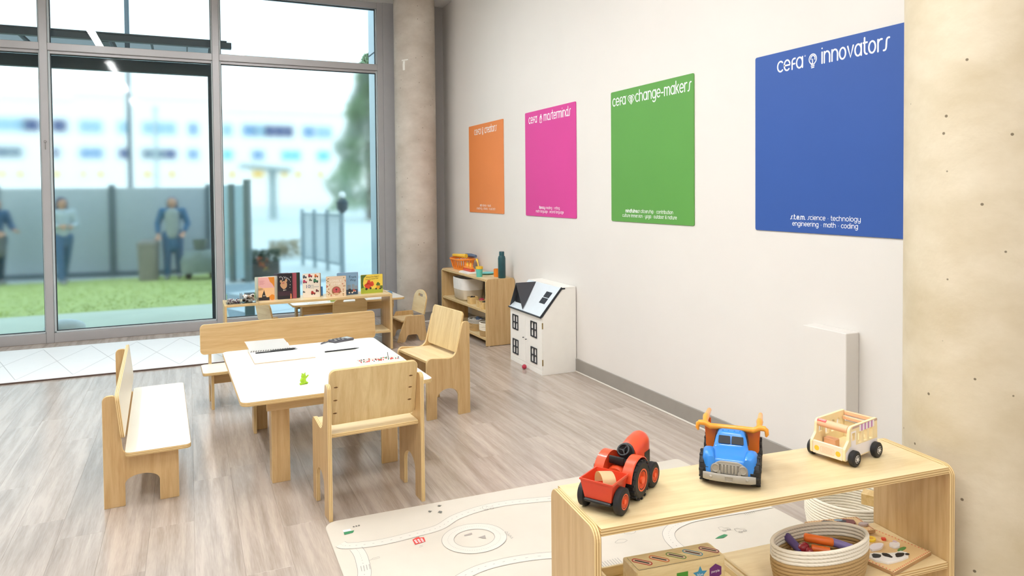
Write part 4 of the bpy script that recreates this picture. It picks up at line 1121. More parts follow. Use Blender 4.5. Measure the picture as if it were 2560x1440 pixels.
# ================================================================== VEHICLES ON THE FRONT SHELF
S3 = .6302
def wheel(parent, x, y, r, w, tyre, hub, lugs=0, side=1, hubr=.58, name='wheel'):
    """wheel centred at (x, y, r), axle along Y; side = +1 when the outer face looks to +Y"""
    zc = r + (.0024 if lugs else .0002)
    o = part(name, xf(lathe_bm([(r * .45, -w / 2), (r * .86, -w / 2), (r, -w * .34), (r, w * .34), (r * .86, w / 2), (r * .45, w / 2)], 32), RX(PI / 2)), tyre, parent, T(x, y, zc), smooth=35)
    part('hub', xf(lathe_bm([(0, -w * .3), (r * .46, -w * .3), (r * hubr, w * .44), (r * hubr, w * .52), (r * (hubr - .07), w * .52), (r * .40, w * .30), (r * .2, w * .34), (r * .18, w * .56), (0, w * .6)], 28), RX(-PI / 2 if side > 0 else PI / 2)), hub, o, smooth=35)
    if lugs:
        bm = bmesh.new()
        for k in range(lugs):
            for s in (1, -1):
                q = 2 * PI * (k + (.5 if s > 0 else 0)) / lugs
                b = box_bm(.0085, w * .5, .005, (0, s * w * .25, r - .0004), .001)
                xf(b, RY(q)); bm = join(bm, b)
        part('tread_lugs', bm, tyre, o)
    return o

# ---- tractor -----------------------------------------------------------------------
TD = R(31)
hd = Vector((math.cos(TD), math.sin(TD), 0)); lf = Vector((-math.sin(TD), math.cos(TD), 0))
rear_c = Vector((1.140, 1.666, 0)) + lf * .052
tk = thing('toy_tractor', 'orange-red toy tractor with large black rear wheels on the front shelf', 'toy tractor', (rear_c.x, rear_c.y, S3), TD)
TRED = mat('tractor_orange_red', 'e4502a', .34, var=.02, coat=.25)
part('chassis', join(bx(-.035, .125, -.016, .016, .028, .046, .003), bx(.085, .108, -.036, .036, .030, .042, .003)), BLACK, tk)
def hood_sec(x, w, z0, z1):
    zs = max(z0 + .004, z1 - w * 1.05)
    pts = [(x, w, z0), (x, w, zs)]
    pts += [(x, w * math.cos(q), zs + (z1 - zs) * math.sin(q)) for q in [R(12 + 156 * k / 14) for k in range(15)]]
    pts += [(x, -w, zs), (x, -w, z0)]
    return pts
part('hood', loft_bm([hood_sec(.040, .0275, .046, .132), hood_sec(.045, .029, .046, .136), hood_sec(.085, .030, .046, .146), hood_sec(.118, .030, .046, .150), hood_sec(.132, .028, .046, .147), hood_sec(.138, .024, .05, .141)]), TRED, tk, smooth=40)
multi('side_grille', (bx(.092, .128, -.0312, -.0280, .054, .098, .0005), bx(.092, .128, .0280, .0312, .054, .098, .0005)), BLACK, tk)
part('seat_body', loft_bm([hood_sec(-.040, .026, .040, .088), hood_sec(-.030, .030, .04, .094), hood_sec(.0, .030, .04, .094), hood_sec(.012, .026, .04, .078), hood_sec(.037, .026, .04, .072)]), TRED, tk, smooth=40)
part('seat', join(box_bm(.036, .046, .010, (-.012, 0, .099), .004, 2), xf(box_bm(.008, .046, .022, (-.031, 0, .108), .003, 2), T(0, 0, 0))), BLACK, tk, smooth=40)
part('dashboard', xf(lathe_bm([(0, 0), (.023, 0), (.0255, .005), (.0215, .009), (0, .009)], 24), T(.037, 0, .112) @ RY(R(-75))), BLACK, tk, smooth=40)
sw = [(.0165 * math.cos(q), .0165 * math.sin(q), 0) for q in [2 * PI * k / 24 for k in range(24)]]
sbm = tube_bm(sw, .0034, 8, True)
for q in (90, 210, 330): sbm = join(sbm, tube_bm([(0, 0, -.001), (.016 * math.cos(R(q)), .016 * math.sin(R(q)), 0)], .0022, 6))
part('steering_wheel', join(sbm, tube_bm([(0, 0, 0), (0, 0, -.02)], .004, 8)), BLACK, tk, T(.013, 0, .124) @ RY(R(-48)), smooth=50)
def fender(s):
    bm = bmesh.new(); rows = []
    for k in range(13):
        q = R(175 - 150 * k / 12); rr = .0625
        row = [(-.002 + rr * math.cos(q) * f_, s * yy, .058 + rr * math.sin(q) * f_) for f_, yy in ((1, .030), (1, .058), (.95, .060), (.95, .030))]
        rows.append([bm.verts.new(p) for p in row])
    for a_, b_ in zip(rows[:-1], rows[1:]):
        for k in range(4): bm.faces.new((a_[k], a_[(k + 1) % 4], b_[(k + 1) % 4], b_[k]))
    bm.faces.new(rows[0]); bm.faces.new(rows[-1][::-1])
    # inner web
    w = [bm.verts.new((-.002 + .060 * math.cos(R(175 - 150 * k / 12)), s * .0305, .058 + .060 * math.sin(R(175 - 150 * k / 12)))) for k in range(13)]
    v0 = bm.verts.new((.0, s * .0305, .05))
    for k in range(12): bm.faces.new((v0, w[k], w[k + 1]))
    return bm
for s in (1, -1): part('fender', fender(s), TRED, tk, smooth=40)
TREDH = mat('wheel_hub_orange', 'ea5a2c', .38, var=.03)
for s in (1, -1):
    wheel(tk, 0, s * .048, .0535, .034, RUBBER, TREDH, 16, s)
    wheel(tk, .098, s * .050, .036, .022, RUBBER, TREDH, 0, s)
part('hitch', bx(-.060, -.03, -.006, .006, .018, .0265, .001), BLACK, tk)
# ---- trailer -------------------------------------------------------------------------
tl_c = Vector((1.027, 1.657, 0)) - hd * .009
tlr = thing('toy_trailer', 'red box trailer hitched behind the toy tractor', 'toy trailer', (tl_c.x, tl_c.y, S3), TD)
def frus(z0, z1, ax, ay, bx_, by): return [[(-ax, -ay, z0), (ax, -ay, z0), (ax, ay, z0), (-ax, ay, z0)], [(-bx_, -by, z1), (bx_, -by, z1), (bx_, by, z1), (-bx_, by, z1)]]
a_, b_ = frus(.038, .090, .038, .040, .047, .049)
c_, d_ = frus(.042, .0905, .035, .037, .0445, .0465)
part('trailer_box', loft_bm([a_, b_, [(x, y, .0912) for x, y, z in d_], c_]), RED, tlr)
part('rim', loft_bm([[(x * 1.03, y * 1.03, .087) for x, y, z in b_], [(x * 1.03, y * 1.03, .0915) for x, y, z in b_], [(x * .96, y * .96, .0915) for x, y, z in b_], [(x * .96, y * .96, .087) for x, y, z in b_]], False), RED, tlr)
part('trailer_frame', join(bx(-.044, .046, -.041, .041, .028, .0378, .003), bx(.046, .066, -.005, .005, .0275, .036, .001), cyl_bm(.005, .096, 10, (-.005, 0, .033), 'Y')), BLACK, tlr)
for s in (1, -1): wheel(tlr, -.005, s * .054, .036, .021, RUBBER, TREDH, 0, s)
# curled wood shaving in the trailer
bm = bmesh.new(); rows = []
for k in range(14):
    t = k / 13; q = R(200 - 215 * t)
    p = Vector((.029 * math.cos(q), 0, .029 * math.sin(q) + .074))
    rows.append([bm.verts.new((p.x - .004, -.018, p.z)), bm.verts.new((p.x + .004, .018, p.z + .001))])
for a_, b_ in zip(rows[:-1], rows[1:]): bm.faces.new((a_[0], a_[1], b_[1], b_[0]))
bmesh.ops.solidify(bm, geom=bm.faces[:], thickness=.0012)
ws = part('wood_shaving', bm, mat('pale_wood_shaving', 'f1dfae', .6), None, smooth=40)
ws.location = (tl_c.x + .002, tl_c.y - .004, S3); ws.rotation_euler.z = TD + .9; tag(ws, 'curled pale wood strip lying in the red trailer', 'wood strip')
sb_ = part('paper_scrap', xf(box_bm(.018, .014, .0012, (0, 0, 0)), RX(.7) @ RY(.6)), PAPER, None)
sb_.location = tl_c + lf * .022 + hd * (-.004) + Vector((0, 0, S3 + .062)); tag(sb_, 'tiny white paper scrap in the red trailer', 'paper')

# ---- dump truck ------------------------------------------------------------------------
DD = R(225)
dt = thing('toy_dump_truck', 'blue toy dump truck with orange bed and grey bumper on the front shelf', 'toy truck', (1.503, 1.696, S3), DD)
dt.scale = (.95, .87, .95)
BL2 = mat('truck_blue', '2f86dc', .3, var=.02, coat=.35)
DORG = mat('truck_bed_orange', 'e2762a', .34, var=.03, coat=.2)
SILV = mat('truck_grey_trim', 'a29c90', .42, var=.04)
part('chassis', bx(-.13, .115, -.050, .050, .020, .045, .004), BLACK, dt)
def cs(x, hw, z0, z1, e=4): return sup(x, 0, (z0 + z1) / 2, hw, (z1 - z0) / 2, e, 32)
part('cab', loft_bm([cs(.122, .058, .040, .080, 5), cs(.118, .066, .034, .085, 5), cs(.095, .067, .032, .092, 5), cs(.062, .070, .032, .099, 5), cs(.052, .068, .032, .102, 4), cs(.045, .060, .032, .107, 5), cs(.030, .053, .032, .136, 6), cs(.022, .051, .032, .142, 5), cs(-.010, .051, .032, .144, 5), cs(-.022, .050, .034, .138, 5)]), BL2, dt, smooth=50)
for s in (1, -1):
    part('front_fender', loft_bm([sup(.124, s * .060, .062, .016, .030, 3, 20), sup(.110, s * .066, .066, .022, .036, 3, 20), sup(.075, s * .070, .070, .022, .036, 3, 20), sup(.04, s * .068, .066, .016, .028, 3, 20)]), BL2, dt, smooth=50)
# windscreen and side windows follow the cab's leaning front
wsM = fr((.0450, -.046, .1085), (0, 1, 0), (-.0150, 0, .029))
for y0 in (.004, .0475): part('windscreen', panel_bm(rpoly([(y0, 0, .003), (y0 + .041, 0, .003), (y0 + .0395, .0245, .003), (y0 + .0015, .0245, .003)]), .0022, (), .0004), [BLACK, BLACK], dt, wsM)
for s in (1, -1):
    M = fr((.030, s * .0555, .104), (-1, 0, 0) if s > 0 else (1, 0, 0), (0, -s * .006, .030))
    part('side_window', panel_bm([(0, 0), (.036 * s if s < 0 else .036, 0), (.034 * s if s < 0 else .034, .030), (.006 * s if s < 0 else .006, .030)] if s > 0 else [(-.036, 0), (0, 0), (-.006, .030), (-.034, .030)], .002, (), .0003), [BLACK, BLACK], dt, M)
multi('roof_light', [sphere_bm(.0028, (.018, y, .1425), 8) for y in (-.028, -.010, .010, .028)], BL2, dt, smooth=60)
gp = panel_bm(rpoly([(-.060, .038, .006), (.060, .038, .006), (.060, .066, .016), (.030, .081, .03), (-.030, .081, .03), (-.060, .066, .016)]), .006, (), .0012)
grl = part('grille', gp, [SILV, SILV], dt, fr((.120, 0, 0), (0, 1, 0), (0, 0, 1)), smooth=30)
for s in (1, -1):
    part('headlight', lathe_bm([(0, .0055), (.009, .0055), (.0105, .0075), (.0125, .0075), (.0135, .003), (.0135, 0)], 24), SILV, grl, T(s * .044, .060, .006), smooth=40)
    part('fog_lamp', lathe_bm([(0, .006), (.005, .006), (.0075, .003), (.0075, 0)], 20), SILV, grl, T(s * .033, .047, .006), smooth=40)
for k in range(5): part('grille_bar', box_bm(.0065, .026, .006, (-.022 + k * .011, .058, .0085), .002, 2), SILV, grl, smooth=40)
part('grille_frame', join(*[tube_bm([(-.029, .044, .0068), (-.031, .072, .0068), (.031, .072, .0068), (.029, .044, .0068)], .0016, 6, True)]), SILV, grl, smooth=40)
bmp = [(.120 - .010 * (abs(y) / .085) ** 3, y) for y in [-.085 + .17 * k / 14 for k in range(15)]]
secs = []
for x, y in bmp:
    hh = .0125 * (1 if abs(y) < .08 else .86)
    secs.append([(x + .016 + .004 * math.cos(q) * 1.0, y, .032 + hh * math.sin(q)) if math.cos(q) > 0 else (x + .010, y, .032 + hh * math.sin(q)) for q in [2 * PI * k / 12 for k in range(12)]])
bump = part('bumper', loft_bm(secs), SILV, dt, smooth=45)
part('number_plate_frame', tube_bm([(.1412, -.012, .026), (.1412, .012, .026), (.1412, .012, .040), (.1412, -.012, .040)], .0013, 6, True), SILV, bump, smooth=40)
multi('bumper_lamp', [sphere_bm(.006, (.136, y, .033), 12, (.5, 1, .8)) for y in (-.058, .058)], SILV, bump, smooth=60)
for x, s in ((.078, 1), (.078, -1), (-.075, 1), (-.075, -1)):
    wheel(dt, x, s * .083, .045 if x > 0 else .047, .032, RUBBER, BLACK, 12, s)
# bed: sloping sheet walls, rolled rim with turned-down hooks
bf, bk_, bw = -.028, -.165, .083
bedm = join(sheet([(bf, -bw, .055), (bf, bw, .055), (bf + .002, bw + .008, .138), (bf + .002, -bw - .008, .138)], 1, .004),
            sheet([(bk_, -bw, .062), (bf, -bw, .055), (bf, -bw - .008, .138), (bk_, -bw - .008, .142)], 1, .004),
            sheet([(bf, bw, .055), (bk_, bw, .062), (bk_, bw + .008, .142), (bf, bw + .008, .138)], 1, .004),
            sheet([(bk_, -bw, .062), (bk_, bw, .062), (bf, bw, .055), (bf, -bw, .055)], 1, .004))
bed = part('bed', bedm, DORG, dt)
for s in (1, -1):
    multi('bed_rib', [bx(x, x + .007, s * (bw + .003) - .005, s * (bw + .003) + .005, .055, .138, .002) for x in (bf - .01, bf - .045, bf - .09)], DORG, bed)
rimp = [(.012, -.113, .154), (.012, -.092, .155), (.010, -.074, .145), (.006, -.040, .145), (.006, .040, .145), (.010, .074, .145), (.012, .092, .155), (.012, .113, .154)]
RIMHI = mat('truck_rim_highlight', 'f7a22c', .32, var=.02, coat=.3)  # yellower orange puts the rim's highlight into its colour
part('front_rim', tube_bm([(x - .012, y, z) for x, y, z in rimp], [.008, .0095, .0095, .0085, .0085, .0095, .0095, .008], 12), RIMHI, bed, smooth=50)
for s in (1, -1):
    part('rim_hook', tube_bm([(.0, s * .106, .155), (.0, s * .116, .149), (.001, s * .117, .137), (.002, s * .114, .129)], [.008, .008, .007, .003], 10), RIMHI, bed, smooth=50)
    part('side_rim', tube_bm([(-.004, s * .090, .154), (-.03, s * .092, .157), (-.05, s * .092, .160), (-.07, s * .092, .156), (bk_, s * .092, .148)], [.009, .010, .012, .010, .008], 10), RIMHI, bed, smooth=50)
part('cab_shield', sheet([(-.026, -.070, .134), (-.026, .070, .134), (-.010, .066, .1425), (-.010, -.066, .1425)], 1, .003), BLACK, bed)

# ---- wooden bus ---------------------------------------------------------------------------
BD_ = R(191)
BC = Vector((1.945, 1.655, 0))
bus = thing('wooden_toy_bus', 'open-topped pastel wooden toy bus with black wheels on the front shelf', 'toy bus', (1.929, 1.650, S3), BD_)
CREAM = mat('bus_cream_wood', 'f6e3b4', .5, var=.03, scale=30); PEACH = mat('bus_peach_paint', 'f3bd94', .5, var=.02)
PALEP = mat('bus_pale_pink_panel', 'f7e2c6', .5, var=.02); WHT = mat('bus_white_print', 'f6f0f0', .5, var=.01); MAUVE = mat('bus_mauve_stripe', 'c58ac0', .5, var=0); TAUPE = mat('bus_taupe_print', 'c4a494', .5, var=0)
BLen, BWid, Bz0, Bz1 = .196, .110, .018, .122
# side profile: x forward; front leans back above the waist
prof = rpoly([(-BLen / 2, Bz0, .004), (BLen / 2, Bz0, .006), (BLen / 2, Bz0 + .038, .008), (BLen / 2 - .022, Bz0 + .060, .012), (BLen / 2 - .026, Bz1, .016), (-BLen / 2 + .004, Bz1, .006)], 5)
def win(cx_, cz, w_, h_): return [(cx_ + w_ * math.cos(q), cz + h_ * math.sin(q)) for q in [2 * PI * k / 16 for k in range(16)]]
door_w = [(.040, .076), (.060, .076), (.060, .100), (.040, .100)]
arch_w = [[(x - .009, .062), (x + .009, .062), (x + .010, .088)] + [(x + .010 * math.cos(R(q)), .088 + .012 * math.sin(R(q))) for q in range(15, 181, 15)] for x in (.012, -.022, -.056)]
for s in (1, -1):
    M = fr((0, s * BWid / 2 + (0 if s > 0 else 0), 0), (1, 0, 0), (0, 0, 1))
    M = T(0, s * BWid / 2 + .0045, 0) @ RX(PI / 2)
    sp_ = part('side_board', panel_bm(prof, .009, [door_w] + arch_w, .001), [CREAM, CREAM], bus, M)
    zo = -.0003 if s > 0 else .0093
    def pr(loop, m, lift=0, nm='side_print', holes=()):
        b = flat_bm(loop, 0, holes)
        if s > 0: bmesh.ops.reverse_faces(b, faces=b.faces[:])
        part(nm, b, m, sp_, T(0, 0, zo + (-lift if s > 0 else lift)), smooth='flatprint')
    pr(rpoly([(-.094, .022), (.094, .022), (.094, .045), (.068, .060), (-.094, .056)]), WHT, 0)
    pr(rpoly([(.036, .030), (.064, .030), (.064, .106), (.036, .106)]), WHT, .0002, 'door_print', [door_w])
    pr([(-.094, .113), (.060, .113), (.055, .120), (-.092, .120)], TAUPE, .0002, 'roof_line_print')
    for k in range(9):
        pr([(-.074 + k * .010, .098), (-.064 + k * .010, .098), (-.064 + k * .010, .119), (-.074 + k * .010, .119)], MAUVE if k % 2 else WHT, .0004, 'awning_stripe')
part('floor_board', bx(-BLen / 2 + .006, BLen / 2 - .006, -BWid / 2 + .0051, BWid / 2 - .0051, Bz0 + .004, Bz0 + .013), CREAM, bus)
fb = part('front_panel', bx(BLen / 2 - .010, BLen / 2 - .001, -BWid / 2 + .0051, BWid / 2 - .0051, Bz0, Bz0 + .040, .001), PALEP, bus)
Mf = fr((BLen / 2 - .0008, 0, Bz0), (0, 1, 0), (0, 0, 1))
for s in (1, -1): part('headlight_print', flat_bm(ellipse(s * .036, .018, .0085, .0085, 20)), YELL, fb, Mf, smooth='flatprint')
gl = [rrect(.046, .019, .004, -.023, .0085)]
part('grille_print', ribbon_bm([[(p.x, p.y) for p in gl[0]] + [(gl[0][0].x, gl[0][0].y)]] + [[(-.018, .012 + .004 * k), (.018, .012 + .004 * k)] for k in range(4)], .0011), PEACH, fb, Mf, smooth='flatprint')
rb = part('roof_bar', xf(cyl_bm(.0125, BWid - .0102, 24, (0, 0, 0), 'Y'), T(BLen / 2 - .037, 0, Bz1 - .013)), PEACH, bus, smooth=40)
lb = panel_bm(rpoly([(.018, -.004), (.048, -.004), (.048, .006), (.018, .006)]), .0008, (), 0)
lab = part('red_label', lb, [REDP, REDP], rb, fr((BLen / 2 - .0292, -.069 + .0, Bz1 - .0035), (0, 1, 0), (-.72, 0, .70)) @ T(0, 0, 0))
part('label_lettering', ribbon_bm([[(.021 + .003 * k, .0005 + .0016 * (k % 2)) for k in range(9)], [(.019, .0042), (.047, .0042)]], .0011), WHT, lab, T(0, 0, .001), smooth='flatprint')
part('back_panel', bx(-BLen / 2 + .002, -BLen / 2 + .010, -BWid / 2 + .0051, BWid / 2 - .0051, Bz0, Bz0 + .066, .001), CREAM, bus)
part('rear_bar', join(bx(-BLen / 2 + .002, -BLen / 2 + .011, -BWid / 2 + .0051, BWid / 2 - .0051, Bz1 - .017, Bz1 - .003, .002), bx(-BLen / 2 + .012, -BLen / 2 + .020, -BWid / 2 + .0051, BWid / 2 - .0051, Bz1 - .030, Bz1 - .018, .002)), PEACH, bus)
part('seat_block', bx(.018, .044, -.045, -.004, Bz0 + .0131, Bz0 + .040, .002), PEACH, bus)
part('counter_block', bx(-.07, .0, .012, .046, Bz0 + .0131, Bz0 + .045, .002), CREAM, bus)
HUBW = mat('wheel_hub_white', 'eceae6', .35, var=.02)
for x in (.062, -.070):
    for s in (1, -1):
        w = wheel(bus, x, s * (BWid / 2 + .015), .0245, .019, RUBBER, HUBW, 0, s, .5)
        part('hub_rivets', join(*[xf(cyl_bm(.0016, .002, 8), T(.0092 * math.cos(q), s * .0108, .0092 * math.sin(q)) @ RX(PI / 2)) for q in [2 * PI * k / 8 for k in range(8)]]), BLACK, w)

# ================================================================== LOWER TIER OF THE FRONT SHELF
M3 = .3302
su = Vector((math.cos(SH3A), math.sin(SH3A), 0)); sv = Vector((-math.sin(SH3A), math.cos(SH3A), 0))
def on3(u, v, z=M3):
    p = Vector((.928, 1.552, 0)) + su * u + sv * v; return (p.x, p.y, z)
ty = thing('wooden_tray', 'shallow wooden tray with rail handles under the slotted sorting box', 'tray', on3(.13, .018), SH3A)
part('base', bx(0, .40, 0, .26, 0, .010, .001), PLYB, ty)
for y in (0, .252): part('long_side', bx(.0085, .3915, y, y + .008, .0101, .040, .001), PLYB, ty)
for x in (0, .392):
    part('end_rail', panel_bm(rrect(.26, .040, .003), .008, [rrect(.20, .014, .006, .03, .018)], .001), [PLYB, PLYB], ty, fr((x, 0, .0101), (0, 1, 0), (0, 0, 1)))
SO = thing('sorting_box', 'natural wooden sorting box with five coloured slots, standing in the tray', 'sorting box', (1.103, 1.621, M3 + .0102), R(-6.9))
SOH = .45 - M3 - .0102
WOODS = wood('sorting_box_wood', 'ecd7a4', 'd9bd80', 0, 8, 4)
part('box_body', bx(0, .281, 0, .087, 0, SOH - .0006, .003), WOODS, SO)
lid = part('lid', panel_bm(rrect(.262, .072, .004, .0095, .0075), .0012, (), .0003), [WOODS, DKGREY], SO, T(0, 0, SOH - .0009))
SLC = ['c33a30', 'd9763a', '6d9440', '5f9fb8', '8e3a4a']
ang = math.atan2(-.0397, .0438)
for k in range(5):
    M = T(.039 + .0542 * k, .0435, .0013) @ RZ(ang)
    def cap_(l, r): return [(l + r * math.cos(R(q)), r * math.sin(R(q))) for q in range(-90, 91, 15)] + [(-l + r * math.cos(R(q)), r * math.sin(R(q))) for q in range(90, 271, 15)]
    sl_ = part('slot_ring', panel_bm(cap_(.019, .0105), .0008, [cap_(.019, .0078)], 0), [mat('slot_' + SLC[k], SLC[k], .5)] * 2, lid, M)
    part('slot_print', flat_bm(cap_(.019, .0075)), mat('slot_inner_pale', 'e6c9b0', .6), lid, M @ T(0, 0, .0003), smooth='flatprint')
    part('slot_opening', flat_bm(cap_(.0185, .0028)), mat('slot_dark', '2b1d18', .8), lid, M @ T(0, 0, .0005), smooth='flatprint')
Mfr = fr((0, -.0004, 0), (1, 0, 0), (0, 0, 1))
zc_ = SOH - .040
star = [(.199 + (.024 if k % 2 == 0 else .0115) * math.sin(k * PI / 5), zc_ + (.024 if k % 2 == 0 else .0115) * math.cos(k * PI / 5)) for k in range(10)]
hexa = [(.249 + .0225 * math.cos(k * PI / 3 + .52), zc_ + .0225 * math.sin(k * PI / 3 + .52)) for k in range(6)]
for nm, lp, colr in (('star_print', star, '3f93b8'), ('hexagon_print', hexa, '6c2a72'), ('square_print', rec(.124, zc_ - .02, .160, zc_ + .016), '4a962e'), ('triangle_print', [(.066, zc_ - .022), (.106, zc_ - .022), (.086, zc_ + .014)], 'e0703c'), ('circle_print', blob(.038, zc_ - .006, .02, .02, 24), 'c33a30')):
    part(nm, flat_bm(lp), mat('shape_' + colr, colr, .5), SO, Mfr, smooth='flatprint')
put('word_blue', text_mesh('blue', .0115, LETTER, 0, 'CENTER'), SO, Mfr @ T(.199, zc_ - .004, .0003))
put('word_purple', text_mesh('purple', .0105, LETTER, 0, 'CENTER'), SO, Mfr @ T(.249, zc_ - .002, .0003))

rb2 = rope_basket('rope_basket', 'oval rope basket, white rim over tan, holding toys on the front shelf', (1.722, 1.558, M3), SH3A, .163, .082, .118, .0058, lambda t: ROPEW if t > .60 else ROPEJ, .93)
for (p, q_, r_, m, lb) in (((1.668, 1.640, .425), (1.662, 1.570, .405), .0125, mat('violet_paint', '5d4d86', .4), 'violet wooden peg at the left inside the rope basket'),
                           ((1.690, 1.590, .438), (1.752, 1.535, .432), .0125, mat('bright_orange_paint', 'f0762a', .4), 'long orange wooden peg on top in the rope basket'),
                           ((1.688, 1.560, .418), (1.725, 1.522, .416), .0115, mat('bright_orange_paint_low', 'ee7430', .4), 'shorter orange wooden peg below the long one in the rope basket'),
                           ((1.762, 1.560, .424), (1.810, 1.515, .410), .0125, mat('lavender_paint', '8a7db8', .4), 'lavender peg at the right inside the rope basket')):
    P, Q = Vector(p), Vector(q_)
    o = part('wooden_peg', tube_bm([P, P + (Q - P) * .04, P + (Q - P) * .96, Q], [r_ * .7, r_, r_, r_ * .7], 14), m, None, smooth=50); tag(o, lb, 'peg', 'pegs in the rope basket')
o = part('red_beads', join(*[sphere_bm(.0135, p, 14) for p in ((1.668, 1.575, .415), (1.686, 1.582, .412), (1.676, 1.557, .410), (1.690, 1.562, .400))]), mat('berry_red', '9c2033', .25, coat=.5), None, smooth=60); tag(o, 'shiny dark red bead cluster in the rope basket', 'beads')

def puzzle(label, loc, rz, L, W, pieces, border, tilt=0):
    o = thing('wooden_puzzle', label, 'puzzle', loc, rz)
    WP = mat('puzzle_board_wood', 'e8c690', .5, var=.03)
    ed = []
    n = 20
    part('board', panel_bm(rrect(L, W, .004), .011, (), .001), [WP, mat('puzzle_edge', 'b58d60', .6)], o)
    bm = bmesh.new()
    for k in range(n + 1):
        for (x, y) in ((.006 + (L - .012) * k / n, .006), (.006 + (L - .012) * k / n, W - .006), (.006, .006 + (W - .012) * k / n), (L - .006, .006 + (W - .012) * k / n)):
            bm = join(bm, flat_bm(rec(x - .002, y - .002, x + .002, y + .002)))
    part('dotted_border', bm, border, o, T(0, 0, .0112), smooth='flatprint')
    for k, (nm, loops) in enumerate(pieces):
        q = None
        for j, (lp, colr, th) in enumerate(loops):
            m = bpy.data.materials.get('pz_' + colr) or mat('pz_' + colr, colr, .45, var=.02)
            if j == 0: q = part(nm, panel_bm(lp, th, (), .0006), [m, m], o, T(0, 0, .0111), smooth=None)
            else: part('piece_print', flat_bm(lp), m, q, T(0, 0, loops[0][2] + .0002 * j), smooth='flatprint')
    return o
cow = [(.030, .035), (.055, .028), (.085, .022), (.120, .020), (.140, .034), (.135, .052), (.110, .056), (.085, .068), (.060, .090), (.040, .098), (.018, .088), (.014, .066), (.024, .050)]
puzzle('farm puzzle board with black and white cow piece, beside the rope basket', (1.914, 1.455, M3), R(9), .222, .225, [
    ('cow_piece', [(cow, 'f4f1ec', .007), (blob(.040, .078, .018, .012, 10, .2), '1c1c20', 0), (blob(.070, .060, .012, .016, 10, .2), '1c1c20', 0), (blob(.105, .040, .022, .010, 10, .2), '1c1c20', 0), (blob(.128, .028, .009, .006, 8), '1c1c20', 0)]),
    ('lamb_piece', [(blob(.160, .085, .022, .014, 12, .1), 'f6f2f2', .007), (blob(.178, .094, .008, .008, 8), 'e8d2dc', 0)]),
    ('sheep_piece', [(blob(.100, .112, .034, .014, 14, .1), 'ece6ea', .007)]),
    ('sun_piece', [(blob(.135, .150, .018, .014, 14), 'f2cf3a', .007), (blob(.135, .150, .010, .007, 10), 'e3a82c', 0)]),
    ('flower_piece', [(blob(.172, .128, .009, .007, 8, .2), 'dc4a30', .006)]),
    ('duck_piece', [(blob(.085, .175, .014, .010, 10), 'f0c63c', .007)]),
    ('pig_piece', [(blob(.035, .130, .020, .016, 12, .1), 'd9a6ac', .007)]),
    ('grass_print', [(blob(.060, .038, .020, .008, 10), '4e8a46', .0008)]), ('grass_print', [(blob(.160, .062, .024, .007, 10), '5c9448', .0008)])], REDP)
puzzle('red-bordered puzzle board lying behind the farm puzzle, partly hidden by the rope basket', (1.876, 1.690, M3 + .0182), R(-14), .20, .10, [
    ('dog_piece', [(blob(.130, .055, .035, .020, 12, .15), '7c3b34', .008), (blob(.120, .062, .014, .009, 10), '23242a', 0), (blob(.110, .072, .016, .008, 10), '8fa8b8', 0)]),
    ('cat_piece', [(blob(.060, .060, .030, .018, 12, .15), '33343a', .008), (blob(.055, .064, .012, .008, 10), 'c4b8b4', 0)]),
    ('bird_piece', [(blob(.178, .035, .018, .010, 10, .1), 'b9a8a4', .008)])], mat('puzzle_red', 'c9806a', .6))

rope_basket('floor_rope_basket', 'large white rope basket on the floor between the front shelf and the wall', (2.60, 2.20, 0), 0, .172, .172, .17, .0062, lambda t: ROPEW, .93)
o = part('toy_block', bx(-.03, .03, -.03, .03, 0, .05, .003), WOODL, None); o.location = (2.66, 2.14, .135); o.rotation_euler.z = .5; tag(o, 'small brown wooden block at the top of the white floor basket', 'block')

# ================================================================== MATS
PMAT = mat('play_mat_cream', 'd8cfc1', .6, var=.012); PMROAD = mat('play_mat_road', 'dfd8cd', .6, var=.005); PML = mat('play_mat_line', '948e87', .7, var=0)
def lp_mat(pts, name, label, th=.006, r=.05, m=None, edge=None):
    return None
pmt = thing('play_mat', 'cream play mat printed with pale roads, partly under the front shelf', 'mat', (0, 0, 0))
outl = rpoly([(.50, 1.02, .03), (2.52, 1.00, .03), (2.452, 3.200, .03), (.53, 3.262, .06)], 6)
part('mat_sheet', panel_bm(outl, .006, (), .002), [PMAT, PMAT], pmt, T(0, 0, .0004))
def smooth_path(P, n=8):
    P = [Vector(p) for p in P]; out = []
    for i in range(len(P) - 1):
        p0, p1, p2, p3 = P[max(i - 1, 0)], P[i], P[i + 1], P[min(i + 2, len(P) - 1)]
        for k in range(n):
            t = k / n
            out.append(.5 * ((2 * p1) + (p2 - p0) * t + (2 * p0 - 5 * p1 + 4 * p2 - p3) * t * t + (3 * p1 - p0 - 3 * p2 + p3) * t ** 3))
    out.append(P[-1]); return out
def offs(P, d):
    o = []
    for i, p in enumerate(P):
        t = (P[min(i + 1, len(P) - 1)] - P[max(i - 1, 0)]).normalized(); o.append(p + Vector((-t.y, t.x)) * d)
    return o
